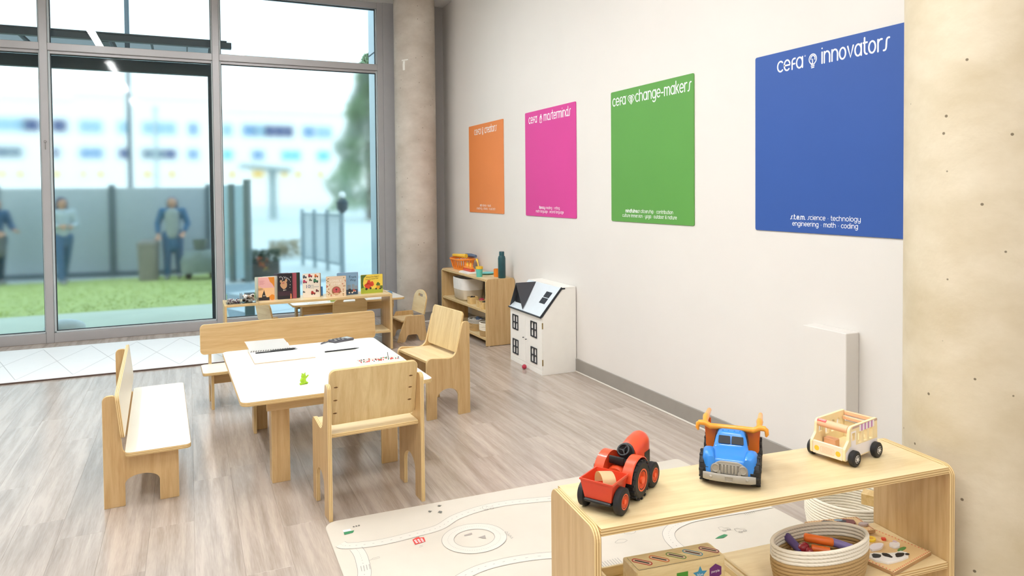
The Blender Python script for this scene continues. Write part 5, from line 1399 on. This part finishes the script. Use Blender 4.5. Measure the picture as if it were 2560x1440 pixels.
roads = [[(.56, 3.03), (.59, 3.0), (.72, 2.972), (.88, 2.98), (.99, 2.995), (1.09, 3.055), (1.22, 3.088), (1.35, 3.09), (1.5, 3.06), (1.75, 3.0), (2.0, 2.98), (2.3, 3.02), (2.455, 3.05)],
         [(.612, 2.965), (.617, 2.92), (.615, 2.86), (.60, 2.75), (.56, 2.66)],
         [(.8, 2.48), (.95, 2.57), (1.08, 2.60), (1.27, 2.58), (1.5, 2.5)],
         [(1.84, 2.2), (1.835, 2.4), (1.86, 2.49), (1.91, 2.54), (1.98, 2.565), (2.08, 2.572), (2.36, 2.54), (2.47, 2.53)],
         [(1.055 + .115 * math.cos(q) * 1.0 + .04, 2.835 + .105 * math.sin(q)) for q in [2 * PI * k / 18 for k in range(19)]]]
zz = .0068
for ri, r_ in enumerate(roads):
    P = smooth_path(r_)
    rd = part('printed_road', ribbon_bm([P], .052, 0, False), PMROAD, pmt, T(0, 0, zz + .00012 * ri), smooth='flatprint')
    bm = ribbon_bm([offs(P, .026), offs(P, -.026)], .0018, 0, False)
    L_ = 0; dash = []
    for i in range(0, len(P) - 1):
        if i % 2 == 0: dash.append([P[i].lerp(P[i + 1], .1), P[i].lerp(P[i + 1], .55)])
    ribbon_bm(dash, .0022, 0, False, bm)
    part('road_lines', bm, PML, rd, T(0, 0, .0007), smooth='flatprint')
bm = ribbon_bm([[(.595 + .011 * k, 2.775), (.600 + .011 * k, 2.815)] for k in range(4)] + [[(1.235 + .004 * (k % 2), 2.76 + .018 * k), (1.248, 2.768 + .018 * k), (1.236, 2.774 + .018 * k)] for k in range(4)] + [[(1.46 + .012 * k, 2.39), (1.463 + .012 * k, 2.43)] for k in range(9)], .003, 0, False)
part('crossing_print', bm, mat('print_grey', 'a9a59e', .7), pmt, T(0, 0, zz + .0006), smooth='flatprint')
GP = mat('print_dark_grey', '6f6e68', .7, var=0); WP2 = mat('print_white', 'fdfcf9', .7, var=0); TP = mat('print_taupe', 'a79d96', .7, var=0)
def mk(nm, loops, m, z=.0003): 
    bm = bmesh.new()
    for l in loops: bm = join(bm, flat_bm(l))
    part(nm, bm, m, pmt, T(0, 0, zz + .0008 + z), smooth='flatprint')
mk('green_boat_print', [[(.590, 3.122), (.632, 3.122), (.638, 3.140), (.595, 3.142)][::-1] if False else [(.592, 3.105), (.630, 3.108), (.640, 3.128), (.594, 3.130)]], GREEN)
mk('boat_top_print', [[(.594, 3.131), (.628, 3.131), (.626, 3.150), (.594, 3.150)]], WP2)
mk('dots_print', [blob(.645 + .012 * k, 3.163 + .001 * k, .0045, .006, 8) for k in range(3)], GP)
mk('red_house_print', [[(.846, 2.888), (.895, 2.895), (.900, 2.935), (.884, 2.938), (.880, 2.948), (.868, 2.946), (.848, 2.934)]], REDP)
mk('house_window_print', [rec(.853 + .014 * i, 2.897 + .0115 * j, .862 + .014 * i, 2.904 + .0115 * j) for i in range(3) for j in range(3)], WP2, .0009)
mk('tent_print', [[(1.062, 2.868), (1.098, 2.868), (1.102, 2.884), (1.064, 2.878)]], TP)
mk('tent_print', [[(1.110, 2.832), (1.146, 2.838), (1.138, 2.806)]], TP)
mk('fan_print', [blob(1.06, 3.20, .010, .008, 8, .3), blob(1.0, 3.163, .009, .008, 8, .3), blob(1.042, 3.135, .011, .011, 8, .3)], GP)
mk('crocodile_print', [[(2.022, 2.385), (2.06, 2.375), (2.095, 2.388), (2.085, 2.40), (2.05, 2.395)]], GREEN)
bm = bmesh.new()
def outline(l): ribbon_bm([list(l) + [l[0]]], .0016, 0, False, bm)
for (x, y, s) in ((1.26, 3.066, .05), (2.12, 2.425, .045), (2.175, 2.385, .045)):
    for l in car(x - s / 2, y, s) + wh(x - s / 2, y, s): outline(l)
for (x, y) in ((1.73, 2.59), (1.65, 2.54)): outline(blob(x, y, .028, .014, 14, .15))
for k in range(6): ribbon_bm([[(2.30 + .01 * k, 2.50), (2.302 + .011 * k, 2.518)]], .002, 0, False, bm)
ribbon_bm([[(.64, 2.842), (.655, 2.848)], [(.655, 2.842), (.685, 2.846), (.685, 2.856), (.655, 2.852), (.655, 2.842)], [(.86, 2.868), (.875, 2.870)], [(.855, 2.858), (.872, 2.860)]], .0018, 0, False, bm)
part('outline_print', bm, PML, pmt, T(0, 0, zz + .0011), smooth='flatprint')

# long foam mat along the window with thin diamond joints
wm = thing('foam_floor_mat', 'long white padded mat with thin diamond seams along the window', 'mat', (0, 0, 0))
FM = mat('foam_mat_white', 'f7f8f7', .5, var=.008); FML = mat('foam_mat_edge_brown', '5d4a42', .7, var=.05); FMS = mat('foam_mat_seam', 'cfd0d0', .7, var=0)
part('mat_sheet', panel_bm([(-4.4, 6.79), (.62, 6.785), (.62, 8.16), (-4.4, 8.24)], .013, (), .003), [FM, FML], wm, T(0, 0, .0004))
bm = bmesh.new(); step = .80
for k in range(-6, 2):
    x = .30 + k * step
    a_ = (x, 6.86); b_ = (x + step / 2, 8.10); c_ = (x + step, 6.86)
    ribbon_bm([[a_, b_], [b_, c_]], .006, 0, False, bm)
    ribbon_bm([[(x, 8.10), (x + step / 2, 6.86)], [(x + step / 2, 6.86), (x + step, 8.10)]], .006, 0, False, bm) if False else None
for k in range(-6, 1):
    x = .70 + k * step
    ribbon_bm([[(x - step / 2, 8.10), (x, 6.86)], [(x, 6.86), (x + step / 2, 8.10)]], .006, 0, False, bm)
part('diamond_seams', bm, FMS, wm, T(0, 0, .0138), smooth='flatprint')

# ================================================================== OUTDOORS
GZ = -.03
SLATE = mat('dark_slate_metal', '39464e', .5, var=.04)
structure('ground_plaza', bx(-40, 60, 8.64, 130, -.3, GZ - .012), mat('pale_concrete_ground', 'd5dbd8', .8, var=.05, scale=1.2), 'pale concrete ground outside')
structure('concrete_strip', bx(-9, .42, 8.66, 10.75, GZ - .0115, GZ, .003), mat('pale_green_concrete', 'd6dcc8', .8, var=.04, scale=2), 'pale strip of paving between window and grass')
GRASSM = mat('lawn_green', 'bdc87c', .9, var=.12, scale=9, bump=.6, bscale=90)
gr = bmesh.new()
for k in range(5200):
    x = rnd.uniform(-7, .42); y = rnd.uniform(10.78, 14.8); hh = rnd.uniform(.015, .035)
    if any((x - a_) ** 2 + (y - b_) ** 2 < .2 for a_, b_ in ((-2.02, 14.55), (-.27, 14.35), (-3.02, 14.75), (-.66, 14.3), (.1, 14.05), (.28, 14.05))): continue
    hh = hh; q = rnd.uniform(0, 2 * PI); w_ = .012
    a_ = gr.verts.new((x - w_ * math.cos(q), y - w_ * math.sin(q), GZ + .004)); b_ = gr.verts.new((x + w_ * math.cos(q), y + w_ * math.sin(q), GZ + .004))
    c_ = gr.verts.new((x + rnd.uniform(-.03, .03), y + rnd.uniform(-.03, .03), GZ + hh)); gr.faces.new((a_, b_, c_))
gr = join(gr, bx(-9, .42, 10.76, 14.86, GZ - .0115, GZ - .001))
lawn = part('lawn', gr, GRASSM, None, kind='stuff'); tag(lawn, 'strip of bright green lawn outside the window', 'grass', None, 'stuff')
# paving slabs outside the right-hand window
pv = structure('paving', bx(.44, 4.6, 8.66, 13.0, GZ - .0115, GZ - .009), mat('joint_sand', '93a5ad', .9), 'pale blue-grey paving slabs outside the right window')
PAV = random_tint(mat('paving_slab', 'd9e4e9', .6, var=.04, scale=6), .95, 1.05)
sm = mesh_of(bx(-.345, .345, -.345, .345, -.0085, 0, .004), PAV)
ra = R(24)
for i in range(-9, 12):
    for j in range(-9, 12):
        x = 2.2 + (i * math.cos(ra) - j * math.sin(ra)) * .71; y = 10.6 + (i * math.sin(ra) + j * math.cos(ra)) * .71
        if .88 < x < 4.1 and 9.1 < y < 12.5: put('paving_slab', sm, pv, T(x, y, GZ) @ RZ(ra))

# solid grey fence behind the lawn
FA, FB = Vector((-6.6, 15.95, 0)), Vector((.44, 14.92, 0))
fd = (FB - FA).normalized(); fn = thing('solid_fence', 'long solid blue-grey fence behind the lawn', 'fence', (FA.x, FA.y, GZ), math.atan2(fd.y, fd.x))
FP = mat('fence_panel_blue_grey', 'aab4ba', .6, var=.03); FPo = mat('fence_post_dark', '5a6b71', .6, var=.03)
flen = (FB - FA).length; posts = [0, 1.75, 3.5, 5.36, flen - .09]
for a_, b_ in zip(posts[:-1], posts[1:]):
    part('fence_panel', bx(a_ + .05, b_ - .05 + .0, -.012, .012, .10, 1.66, .003), FP, fn)
    part('fence_rail', bx(a_ + .0501, b_ - .0501, -.025, .025, .0, .099, .003), FPo, fn)
for p in posts: part('fence_post', bx(p - .05, p + .05, -.05, .05, 0, 1.72, .006), FPo, fn)
# translucent screen fence and metal bar fence to the right
sf = thing('screen_fence', 'pale screen fence with dark posts beyond the right window', 'fence', (.50, 13.42, GZ), math.atan2(-.25, .46))
SCR = mat('pale_blue_screen', 'b9d3de', .4, var=.03)
for a_, b_ in ((.0, .16), (.26, .44)): part('screen_panel', bx(a_ + .0, b_ + .0, -.01, .01, .05, 1.68, .002), SCR, sf)
for p, w_ in ((-.03, .05), (.21, .08), (.49, .1)): part('fence_post', bx(p - w_ / 2, p + w_ / 2, -.05, .05, 0, 1.70 if p < .4 else 1.78, .004), mat('post_grey_green', '6d7a78', .6, var=.03) if 'post_grey_green' not in bpy.data.materials else bpy.data.materials['post_grey_green'], sf)
bfn = thing('bar_fence', 'grey metal bar fence running away beyond the right window', 'fence', (2.62, 13.6, GZ), math.atan2(2.0, -.43))
GM = mat('fence_bar_grey', '8fa0a6', .5, var=.03)
for k in range(4): part('fence_post', bx(-.03 + k * .68, .03 + k * .68, -.03, .03, 0, 1.2, .004), GM, bfn)
for z in (.15, 1.08): part('rail', bx(0, 2.04, -.015, .015, z, z + .04), GM, bfn)
for k in range(20):
    x = .1 + k * .1
    part('bar', bx(x - .008, x + .008, -.008, .008, .19, 1.08), GM, bfn)
bl_ = thing('bollard_lamp', 'low lamp post with dark head and white globe beyond the right window', 'lamp', (2.60, 13.35, GZ))
part('post', lathe_bm([(0, 0), (.045, 0), (.035, .06), (.028, 1.15), (0, 1.15)], 16), GM, bl_, smooth=40)
part('head', lathe_bm([(.03, 1.15), (.10, 1.22), (.11, 1.36), (.06, 1.42), (0, 1.42)], 18), SLATE, bl_, smooth=40)
part('globe', sphere_bm(.065, (0, 0, 1.49), 16), WHITEP, bl_, smooth=60)
pl_ = thing('flower_planter', 'dark planter with red and orange flowers outside the right window', 'planter', (1.15, 13.5, GZ))
part('planter_box', join(bx(-.32, .32, -.2, .2, 0, .30, .01)), mat('planter_dark', '54544e', .7, var=.08), pl_)
def tufts(n, box, r, seed):
    q = random.Random(seed); bm = bmesh.new()
    for k in range(n):
        c_ = Vector((q.uniform(*box[0]), q.uniform(*box[1]), q.uniform(*box[2]))); d = Vector((q.gauss(0, 1), q.gauss(0, 1), q.gauss(0, 1))).normalized(); e = d.orthogonal().normalized()
        bm.faces.new([bm.verts.new(c_ + d * r), bm.verts.new(c_ + e * r * .4), bm.verts.new(c_ - d * r), bm.verts.new(c_ - e * r * .4)])
    return bm
part('foliage', tufts(420, ((-.33, .33), (-.2, .2), (.28, .52)), .05, 3), mat('planter_leaf', '4f5a48', .8, var=.1), pl_, kind='stuff')
part('flowers', tufts(40, ((-.06, .12), (-.22, -.1), (.22, .40)), .035, 4), mat('flower_red_orange', 'd96a3c', .7, var=.1), pl_, kind='stuff')
part('flowers', tufts(30, ((.02, .18), (-.22, -.1), (.16, .30)), .035, 5), mat('flower_yellow', 'd8b64a', .7, var=.1), pl_, kind='stuff')
sh_ = thing('small_shrub', 'pale brownish shrub beyond the flower planter', 'shrub', (2.05, 17.6, GZ))
part('foliage', tufts(360, ((-.34, .34), (-.2, .2), (.05, .42)), .06, 8), mat('shrub_tan', 'a89c80', .8, var=.1), sh_, kind='stuff')
part('stem', tube_bm([(0, 0, 0), (.02, 0, .2)], .02, 6), FPo, sh_)
bo_ = part('garden_stone', sphere_bm(.16, (0, 0, .085), 18, (1.25, .9, .62)), mat('white_stone', 'e4ecec', .7, var=.05), None, smooth=60)
bo_.location = (-1.25, 9.05, GZ); tag(bo_, 'rounded white stone just outside the left mullion', 'stone')
bp_ = thing('steel_bollard', 'short grey post outside the right window beside the mullion', 'bollard', (.66, 9.25, GZ))
part('post', bx(-.055, .055, -.055, .055, 0, .30, .006), mat('bollard_grey', '7f9494', .5, var=.03), bp_)
part('cap', bx(-.06, .06, -.06, .06, .3001, .315, .004), SLATE, bp_)
# bin and covered thing by the fence
bn = thing('beige_bin', 'beige upright bin by the fence left of the person in blue', 'bin', (-.67, 14.30, GZ), -.15)
BB = mat('bin_beige', '8d887e', .7, var=.05)
part('bin_body', loft_bm([hull(.15, .15, 0, 24, 4), hull(.17, .17, .62, 24, 4)]), BB, bn, smooth=40)
part('lid', loft_bm([hull(.18, .18, .6201, 24, 4), hull(.17, .17, .68, 24, 4), hull(.09, .09, .73, 24, 3)]), BB, bn, smooth=40)
gc = thing('covered_cart', 'rounded grey covered cart by the right end of the fence', 'cart', (.18, 14.05, GZ), -.1)
part('cover', loft_bm([hull(.32, .22, .12, 28, 4), hull(.33, .23, .34, 28, 4), hull(.26, .17, .50, 28, 3), hull(.06, .05, .54, 28, 2)]), mat('grey_cover', '84908a', .8, var=.06), gc, smooth=50)
for x in (-.2, .2): part('cart_wheel', xf(cyl_bm(.06, .04, 16, (0, 0, 0), 'Y'), T(x, 0, .06)), BLACK, gc)
part('bucket', loft_bm([hull(.10, .10, .5401, 18, 3), hull(.13, .12, .72, 18, 3)]), mat('bucket_grey_green', '6d7770', .7), gc, smooth=40)

# outer door frame and glass canopy
df = thing('outer_frame', 'dark slate metal frame standing just outside the windows', 'frame', (0, 8.78, GZ))
part('header', bx(-4.2, .315, -.04, .04, 2.86, 2.985, .004), SLATE, df)
part('post', bx(.225, .315, -.04, .04, 0, 2.8599, .004), SLATE, df)
cn = thing('glass_canopy', 'glass entrance canopy on dark beams above the windows outside', 'canopy', (0, 0, 0))
part('front_beam', join(bx(-4.4, .48, 8.76, 8.84, 3.155, 3.222, .003), bx(-4.4, .43, 8.75, 8.87, 3.2221, 3.238, .002)), SLATE, cn)
for x in (-2.85, -.79, .30): part('arm', bx(x - .04, x + .04, 8.8405, 10.6, 3.15, 3.22, .004), SLATE, cn)
for x in (-3.9, -2.2, -1.6, -.35, .02): part('glazing_bar', bx(x - .008, x + .008, 8.871, 10.6, 3.196, 3.221), SLATE, cn)
part('canopy_glass', bx(-4.4, .35, 8.872, 10.6, 3.2215, 3.23), clear_glass('canopy_glass', 'e2eeee'), cn)

lp_ = thing('light_pole', 'tall dark street light pole beyond the fence', 'lamp post', (-1.30, 20.0, GZ))
part('pole', lathe_bm([(0, 0), (.085, 0), (.08, .3), (.058, .5), (.05, 8.2), (0, 8.2)], 16), mat('pole_slate', '4c5b63', .5, var=.03), lp_, smooth=40)
part('arm', tube_bm([(0, 0, 8.0), (.5, -.2, 8.3), (1.1, -.4, 8.35)], .03, 8), SLATE, lp_)
tp_ = thing('thin_pole', 'thin grey pole in front of the white building', 'pole', (-1.07, 30.0, GZ))
part('pole', lathe_bm([(0, 0), (.06, 0), (.05, 4.7), (0, 4.7)], 12), mat('thin_pole_grey', '9fb0b4', .5, var=.03), tp_, smooth=40)
part('finial', sphere_bm(.08, (0, 0, 4.76), 10), GM, tp_, smooth=60)
ts_ = thing('shelter', 'grey T-shaped shelter standing beyond the plaza', 'shelter', (4.63, 45, GZ))
STG = mat('shelter_grey', '8fa3a6', .6, var=.04)
part('post', bx(-.2, .2, -.2, .2, 0, 2.9, .02), STG, ts_)
part('roof', xf(bx(-2.1, .75, -1.2, 1.2, 2.9001, 3.10, .02), T(0, 0, 0) @ RY(R(5))), STG, ts_)

# far white building
bd = thing('white_building', 'long white building with rows of blue windows and yellow panels far away', 'building', (0, 90, GZ))
BWH = mat('building_white', 'f2f3f1', .8, var=.01, scale=.3); BTR = mat('parapet_grey', 'd9dcdb', .7, var=.02)
for x0, x1, zt in ((-34, -11.3, 11.8), (-11.3, 2.7, 12.4), (2.7, 19.5, 11.3)):
    part('wall', bx(x0, x1, 0, 14, 0, zt), BWH, bd)
    part('parapet', bx(x0, x1 - .01, -.15, .3, zt + .001, zt + .28), BTR, bd)
SIG = part('sign_lettering', text_mesh('ART SCHOOL', .01, BTR) if False else mesh_of(ribbon_bm([[(x, .25 * (k % 2)) for k, x in enumerate([0.3 * i for i in range(9)])]], .16, 0, False), mat('sign_grey', 'a9adb0', .7)), None) if False else None
gb = [mat('pane_pale_blue', '93b9cd', .5, var=.05, scale=1, spec=.2), mat('pane_navy', '33477a', .5, var=.1, scale=1, spec=.2), mat('pane_slate', '667c8a', .5, var=.1, scale=1, spec=.2), mat('pane_cyan', '6fc6d6', .5, var=.05, scale=1, spec=.2), mat('pane_mid_blue', '6f97be', .5, var=.08, scale=1, spec=.2)]
FRW = mat('building_window_frame', 'eef0f0', .6, var=0)
rows = [(8.34, 9.71, [(-19.9, -15.7, 0), (-15.6, -14.1, 1), (-13.3, -11.7, 1), (-10.7, -8.4, 0), (-7, -6, 0), (-4.6, -1.1, 0), (.1, 1.2, 4), (3.6, 4.9, 0), (5.9, 7.4, 4), (7.5, 8.4, 0), (8.5, 11.8, 1), (12.8, 14.3, 4), (14.5, 16.4, 0)]),
        (5.55, 6.70, [(-19.2, -15.8, 2), (-13.3, -12.5, 2), (-10.7, -8.4, 4), (-7, -5.9, 2), (-4.7, -1.1, 2), (0, 1.2, 4), (3.6, 4.9, 3), (6.9, 8.4, 4), (10.3, 12.6, 3), (14.5, 16.1, 3)])]
for z0, z1, ws_ in rows:
    for x0, x1, ci in ws_:
        wv = part('window', bx(x0 - .12, x1 + .12, -.10, -.005, z0 - .12, z1 + .12), FRW, bd)
        n_ = max(1, round((x1 - x0) / 1.1)); pw_ = (x1 - x0) / n_
        for k in range(n_):
            part('pane', bx(x0 + k * pw_ + .05, x0 + (k + 1) * pw_ - .05, -.14, -.1001, z0, z1), gb[ci if (k + int(x0 * 3)) % 3 else (ci if ci != 2 else 1)], wv)
YP = mat('yellow_panel', 'e6b320', .6, var=.03, scale=1)
for x0, x1 in ((-18, -17.4), (-16.4, -15.8), (-13.2, -12.5), (-10.6, -10.1), (-9, -8.4), (-4.5, -3.8), (-2, -1.3), (4.4, 5.1), (6.9, 8.3), (10.3, 11), (11.9, 12.6), (14.6, 15.2)):
    part('yellow_panel', bx(x0, x1, -.14, -.005, 3.42, 4.22), YP, bd)

# conifer at the right edge of the glazing
tr_ = thing('conifer_tree', 'tall dense conifer beyond the plaza at the right end of the glazing', 'tree', (9.35, 40, GZ))
part('trunk', lathe_bm([(0, 0), (.22, 0), (.15, 4), (.03, 9), (0, 9)], 12), mat('trunk_brown', '5d5146', .9, var=.15), tr_, smooth=40)
q = random.Random(11); fbm = [bmesh.new(), bmesh.new()]
for k in range(9000):
    t = q.random() ** .8; z = .7 + 8.6 * t
    rmax = 2.45 * (1 - t) ** .75 * (1 + .16 * math.sin(z * 3.1 + q.random())) + .06
    a_ = q.uniform(0, 2 * PI); rr = rmax * math.sqrt(q.uniform(.25, 1))
    c_ = Vector((rr * math.cos(a_), rr * math.sin(a_), z - .12 * rr)); d = Vector((math.cos(a_), math.sin(a_), q.uniform(-.2, .9))).normalized(); e = d.orthogonal().normalized(); s_ = q.uniform(.10, .22)
    b = fbm[0 if noise.noise(c_ * .9) > -.05 else 1]
    b.faces.new([b.verts.new(c_ + d * s_), b.verts.new(c_ + e * s_ * .45), b.verts.new(c_ - d * s_), b.verts.new(c_ - e * s_ * .45)])
part('foliage', fbm[0], mat('conifer_green_hazed', 'a3ba98', .8, var=.2, scale=1.2), tr_, kind='stuff')  # both leaf greens paled to carry haze and overexposure
part('foliage', fbm[1], mat('conifer_grey_green_hazed', 'aebdae', .8, var=.15, scale=1.2), tr_, kind='stuff')

# ---- people outside -------------------------------------------------------------------
SKIN = mat('skin', 'c99a80', .55, var=.03); EYE = mat('eye_dark', '2a2422', .3); SHOE = mat('shoe_grey', '9a9ca0', .6)
def person(label, loc, rz, H, top, legs, hair, armL, armR, step=.10, turn=0.0, coat=False):
    """front = -Y locally; arms given as (elbow, wrist) offsets in body heights"""
    p = thing('person', label, 'person', loc, rz)
    s = H
    def V(x, y, z): return Vector((x * s, y * s, z * s))
    hip = [V(-.052, 0, .52), V(.052, 0, .52)]; knee = [V(-.06, -step * .4, .285), V(.06, step * .35, .285)]; ank = [V(-.062, -step * .8, .045), V(.066, step * .9, .05)]
    toe = [a_ + V(0, -.085, -.028) for a_ in ank]
    sh = [V(-.112, 0, .815), V(.112, 0, .815)]; el = [V(*armL[0]), V(*armR[0])]; wr = [V(*armL[1]), V(*armR[1])]
    parts_ = [capsule(V(0, 0, .53), V(0, -.003, .66), .085 * s, .075 * s, (1, .72, 1)), capsule(V(0, 0, .66), V(0, .0, .78), .078 * s, .085 * s, (1.05, .7, 1)),
              capsule(V(-.07, 0, .805), V(.07, 0, .805), .045 * s, .045 * s), capsule(V(0, 0, .81), V(0, -.008, .88), .033 * s, .03 * s),
              capsule(V(0, -.008, .925), V(0, -.018, .90), .056 * s, .043 * s, (.9, 1.05, 1.1)), capsule(V(0, -.068, .915), V(0, -.078, .905), .007 * s, .009 * s),
              capsule(V(-.052, -.005, .92), V(-.052, -.005, .905), .010 * s, .008 * s), capsule(V(.052, -.005, .92), V(.052, -.005, .905), .010 * s, .008 * s)]
    for i in (0, 1):
        parts_ += [capsule(hip[i], knee[i], .062 * s, .038 * s), capsule(knee[i], ank[i], .036 * s, .022 * s), capsule(ank[i] + V(0, .01, -.02), toe[i], .024 * s, .020 * s),
                   capsule(sh[i], el[i], .034 * s, .026 * s), capsule(el[i], wr[i], .025 * s, .017 * s)]
        d = (wr[i] - el[i]).normalized(); sd = d.cross(Vector((0, 1, 0))); sd = sd.normalized() if sd.length > .1 else Vector((1, 0, 0)); nm_ = d.cross(sd)
        pc = wr[i] + d * .045 * s
        for f_ in (-1.5, -.5, .5, 1.5): parts_.append(capsule(wr[i], pc + sd * f_ * .0115 * s, .012 * s, .0095 * s))
        for f_, l_ in ((-1.5, .034), (-.5, .042), (.5, .045), (1.5, .038)):
            b0 = pc + sd * f_ * .0135 * s; b1 = b0 + (d * .7 + nm_ * .25).normalized() * l_ * s * .55; b2 = b1 + (d * .5 + nm_ * .7).normalized() * l_ * s * .5
            parts_ += [capsule(b0, b1, .0062 * s, .0056 * s), capsule(b1, b2, .0056 * s, .0048 * s)]
        t0 = wr[i] + d * .018 * s - sd * .018 * s; t1 = t0 - sd * .022 * s + d * .018 * s
        parts_ += [capsule(t0, t1, .0075 * s, .006 * s), capsule(t1, t1 + d * .02 * s + nm_ * .008 * s, .006 * s, .005 * s)]
    me = remesh(parts_, .0062, 2); me.materials.append(SKIN); body = put('body', me, p)
    # clothes
    g = .012 * s
    tp2 = [capsule(V(0, 0, .52 if not coat else .40), V(0, -.003, .66), (.090 if not coat else .100) * s, .080 * s, (1, .78, 1)), capsule(V(0, 0, .66), V(0, 0, .78), .083 * s, .090 * s, (1.05, .76, 1)), capsule(V(-.075, 0, .80), V(.075, 0, .80), .052 * s, .052 * s)]
    for i in (0, 1):
        tp2 += [capsule(sh[i], el[i], .046 * s, .038 * s), capsule(el[i], el[i].lerp(wr[i], .75), .036 * s, .030 * s)]
    me = remesh(tp2, .012, 3); me.materials.append(top); put('top', me, p)
    lg = [capsule(V(0, 0, .53), V(0, 0, .49), .092 * s, .088 * s, (1, .78, 1))]
    for i in (0, 1): lg += [capsule(hip[i], knee[i], .072 * s, .05 * s), capsule(knee[i], ank[i] + V(0, 0, .01), .048 * s, .038 * s)]
    me = remesh(lg, .012, 3); me.materials.append(legs); put('trousers', me, p)
    me = remesh([capsule(ank[i] + V(0, .012, -.022), toe[i] + V(0, 0, -.001), .028 * s, .024 * s) for i in (0, 1)], .010, 2); me.materials.append(SHOE); put('shoes', me, p)
    hr = [capsule(V(0, .004, .945), V(0, .018, .90), .057 * s, .050 * s, (1.02, 1.0, 1.0)), capsule(V(0, .03, .90), V(0, .035, .84), .044 * s, .036 * s, (1.1, .8, 1)), capsule(V(-.045, .0, .93), V(-.048, .014, .85), .024 * s, .02 * s), capsule(V(.045, .0, .93), V(.048, .014, .85), .024 * s, .02 * s)]
    me = remesh(hr, .010, 2); me.materials.append(hair); put('hair', me, p)
    part('eyes', join(*[sphere_bm(.0062 * s, tuple(V(x, -.0705, .927)), 8) for x in (-.019, .019)]), EYE, p)
    part('mouth', box_bm(.026 * s, .006 * s, .005 * s, tuple(V(0, -.066, .888)), .001), mat('lips', '9c5a52', .5) if 'lips' not in bpy.data.materials else bpy.data.materials['lips'], p)
    return p
JEANS = mat('blue_jeans', '4b6c8c', .8, var=.06); WTOP = mat('white_shirt', 'b3c0c4', .8, var=.04); DHAIR = mat('dark_hair', '4c4e60', .7, var=.1); NAVY = mat('navy_trousers', '2f4a60', .8, var=.05)
BCOAT = mat('blue_coat', '3f6b8c', .8, var=.06); BHAIR = mat('brown_hair', '7f7f86', .7, var=.08); VEST = mat('pale_vest', '9aa3a0', .8, var=.05); BTOP = mat('blue_top', '3f607e', .8, var=.05); GSK = mat('grey_apron', '73787c', .8, var=.05)
person('person in white top and blue jeans with dark hair, by the fence', (-2.02, 14.55, GZ + .006), .5, 1.50, WTOP, JEANS, DHAIR, ((-.150, -.01, .67), (-.06, -.12, .66)), ((.150, -.01, .67), (.05, -.13, .65)), .16)
pb = person('person in blue coat and pale vest beside the beige bin', (-.27, 14.35, GZ + .006), -.1, 1.50, BCOAT, JEANS, BHAIR, ((-.165, .0, .66), (-.15, -.07, .53)), ((.165, .0, .66), (.13, -.09, .55)), .06, 0, True)
vs_ = remesh([capsule((0, -.055, .80), (0, -.055, 1.16), .115, .125, (1, .62, 1))], .012, 2); vs_.materials.append(VEST); put('vest', vs_, pb)
pc_ = person('person in a blue top and dark trousers at the left edge of the window view', (-3.02, 14.75, GZ + .006), .7, 1.50, BTOP, NAVY, DHAIR, ((-.150, -.02, .67), (-.05, -.13, .60)), ((.150, -.03, .67), (.12, -.16, .62)), .05)
ap_ = remesh([capsule((0, -.05, .60), (0, -.06, .86), .15, .12, (1, .62, 1))], .012, 2); ap_.materials.append(GSK); put('apron', ap_, pc_)
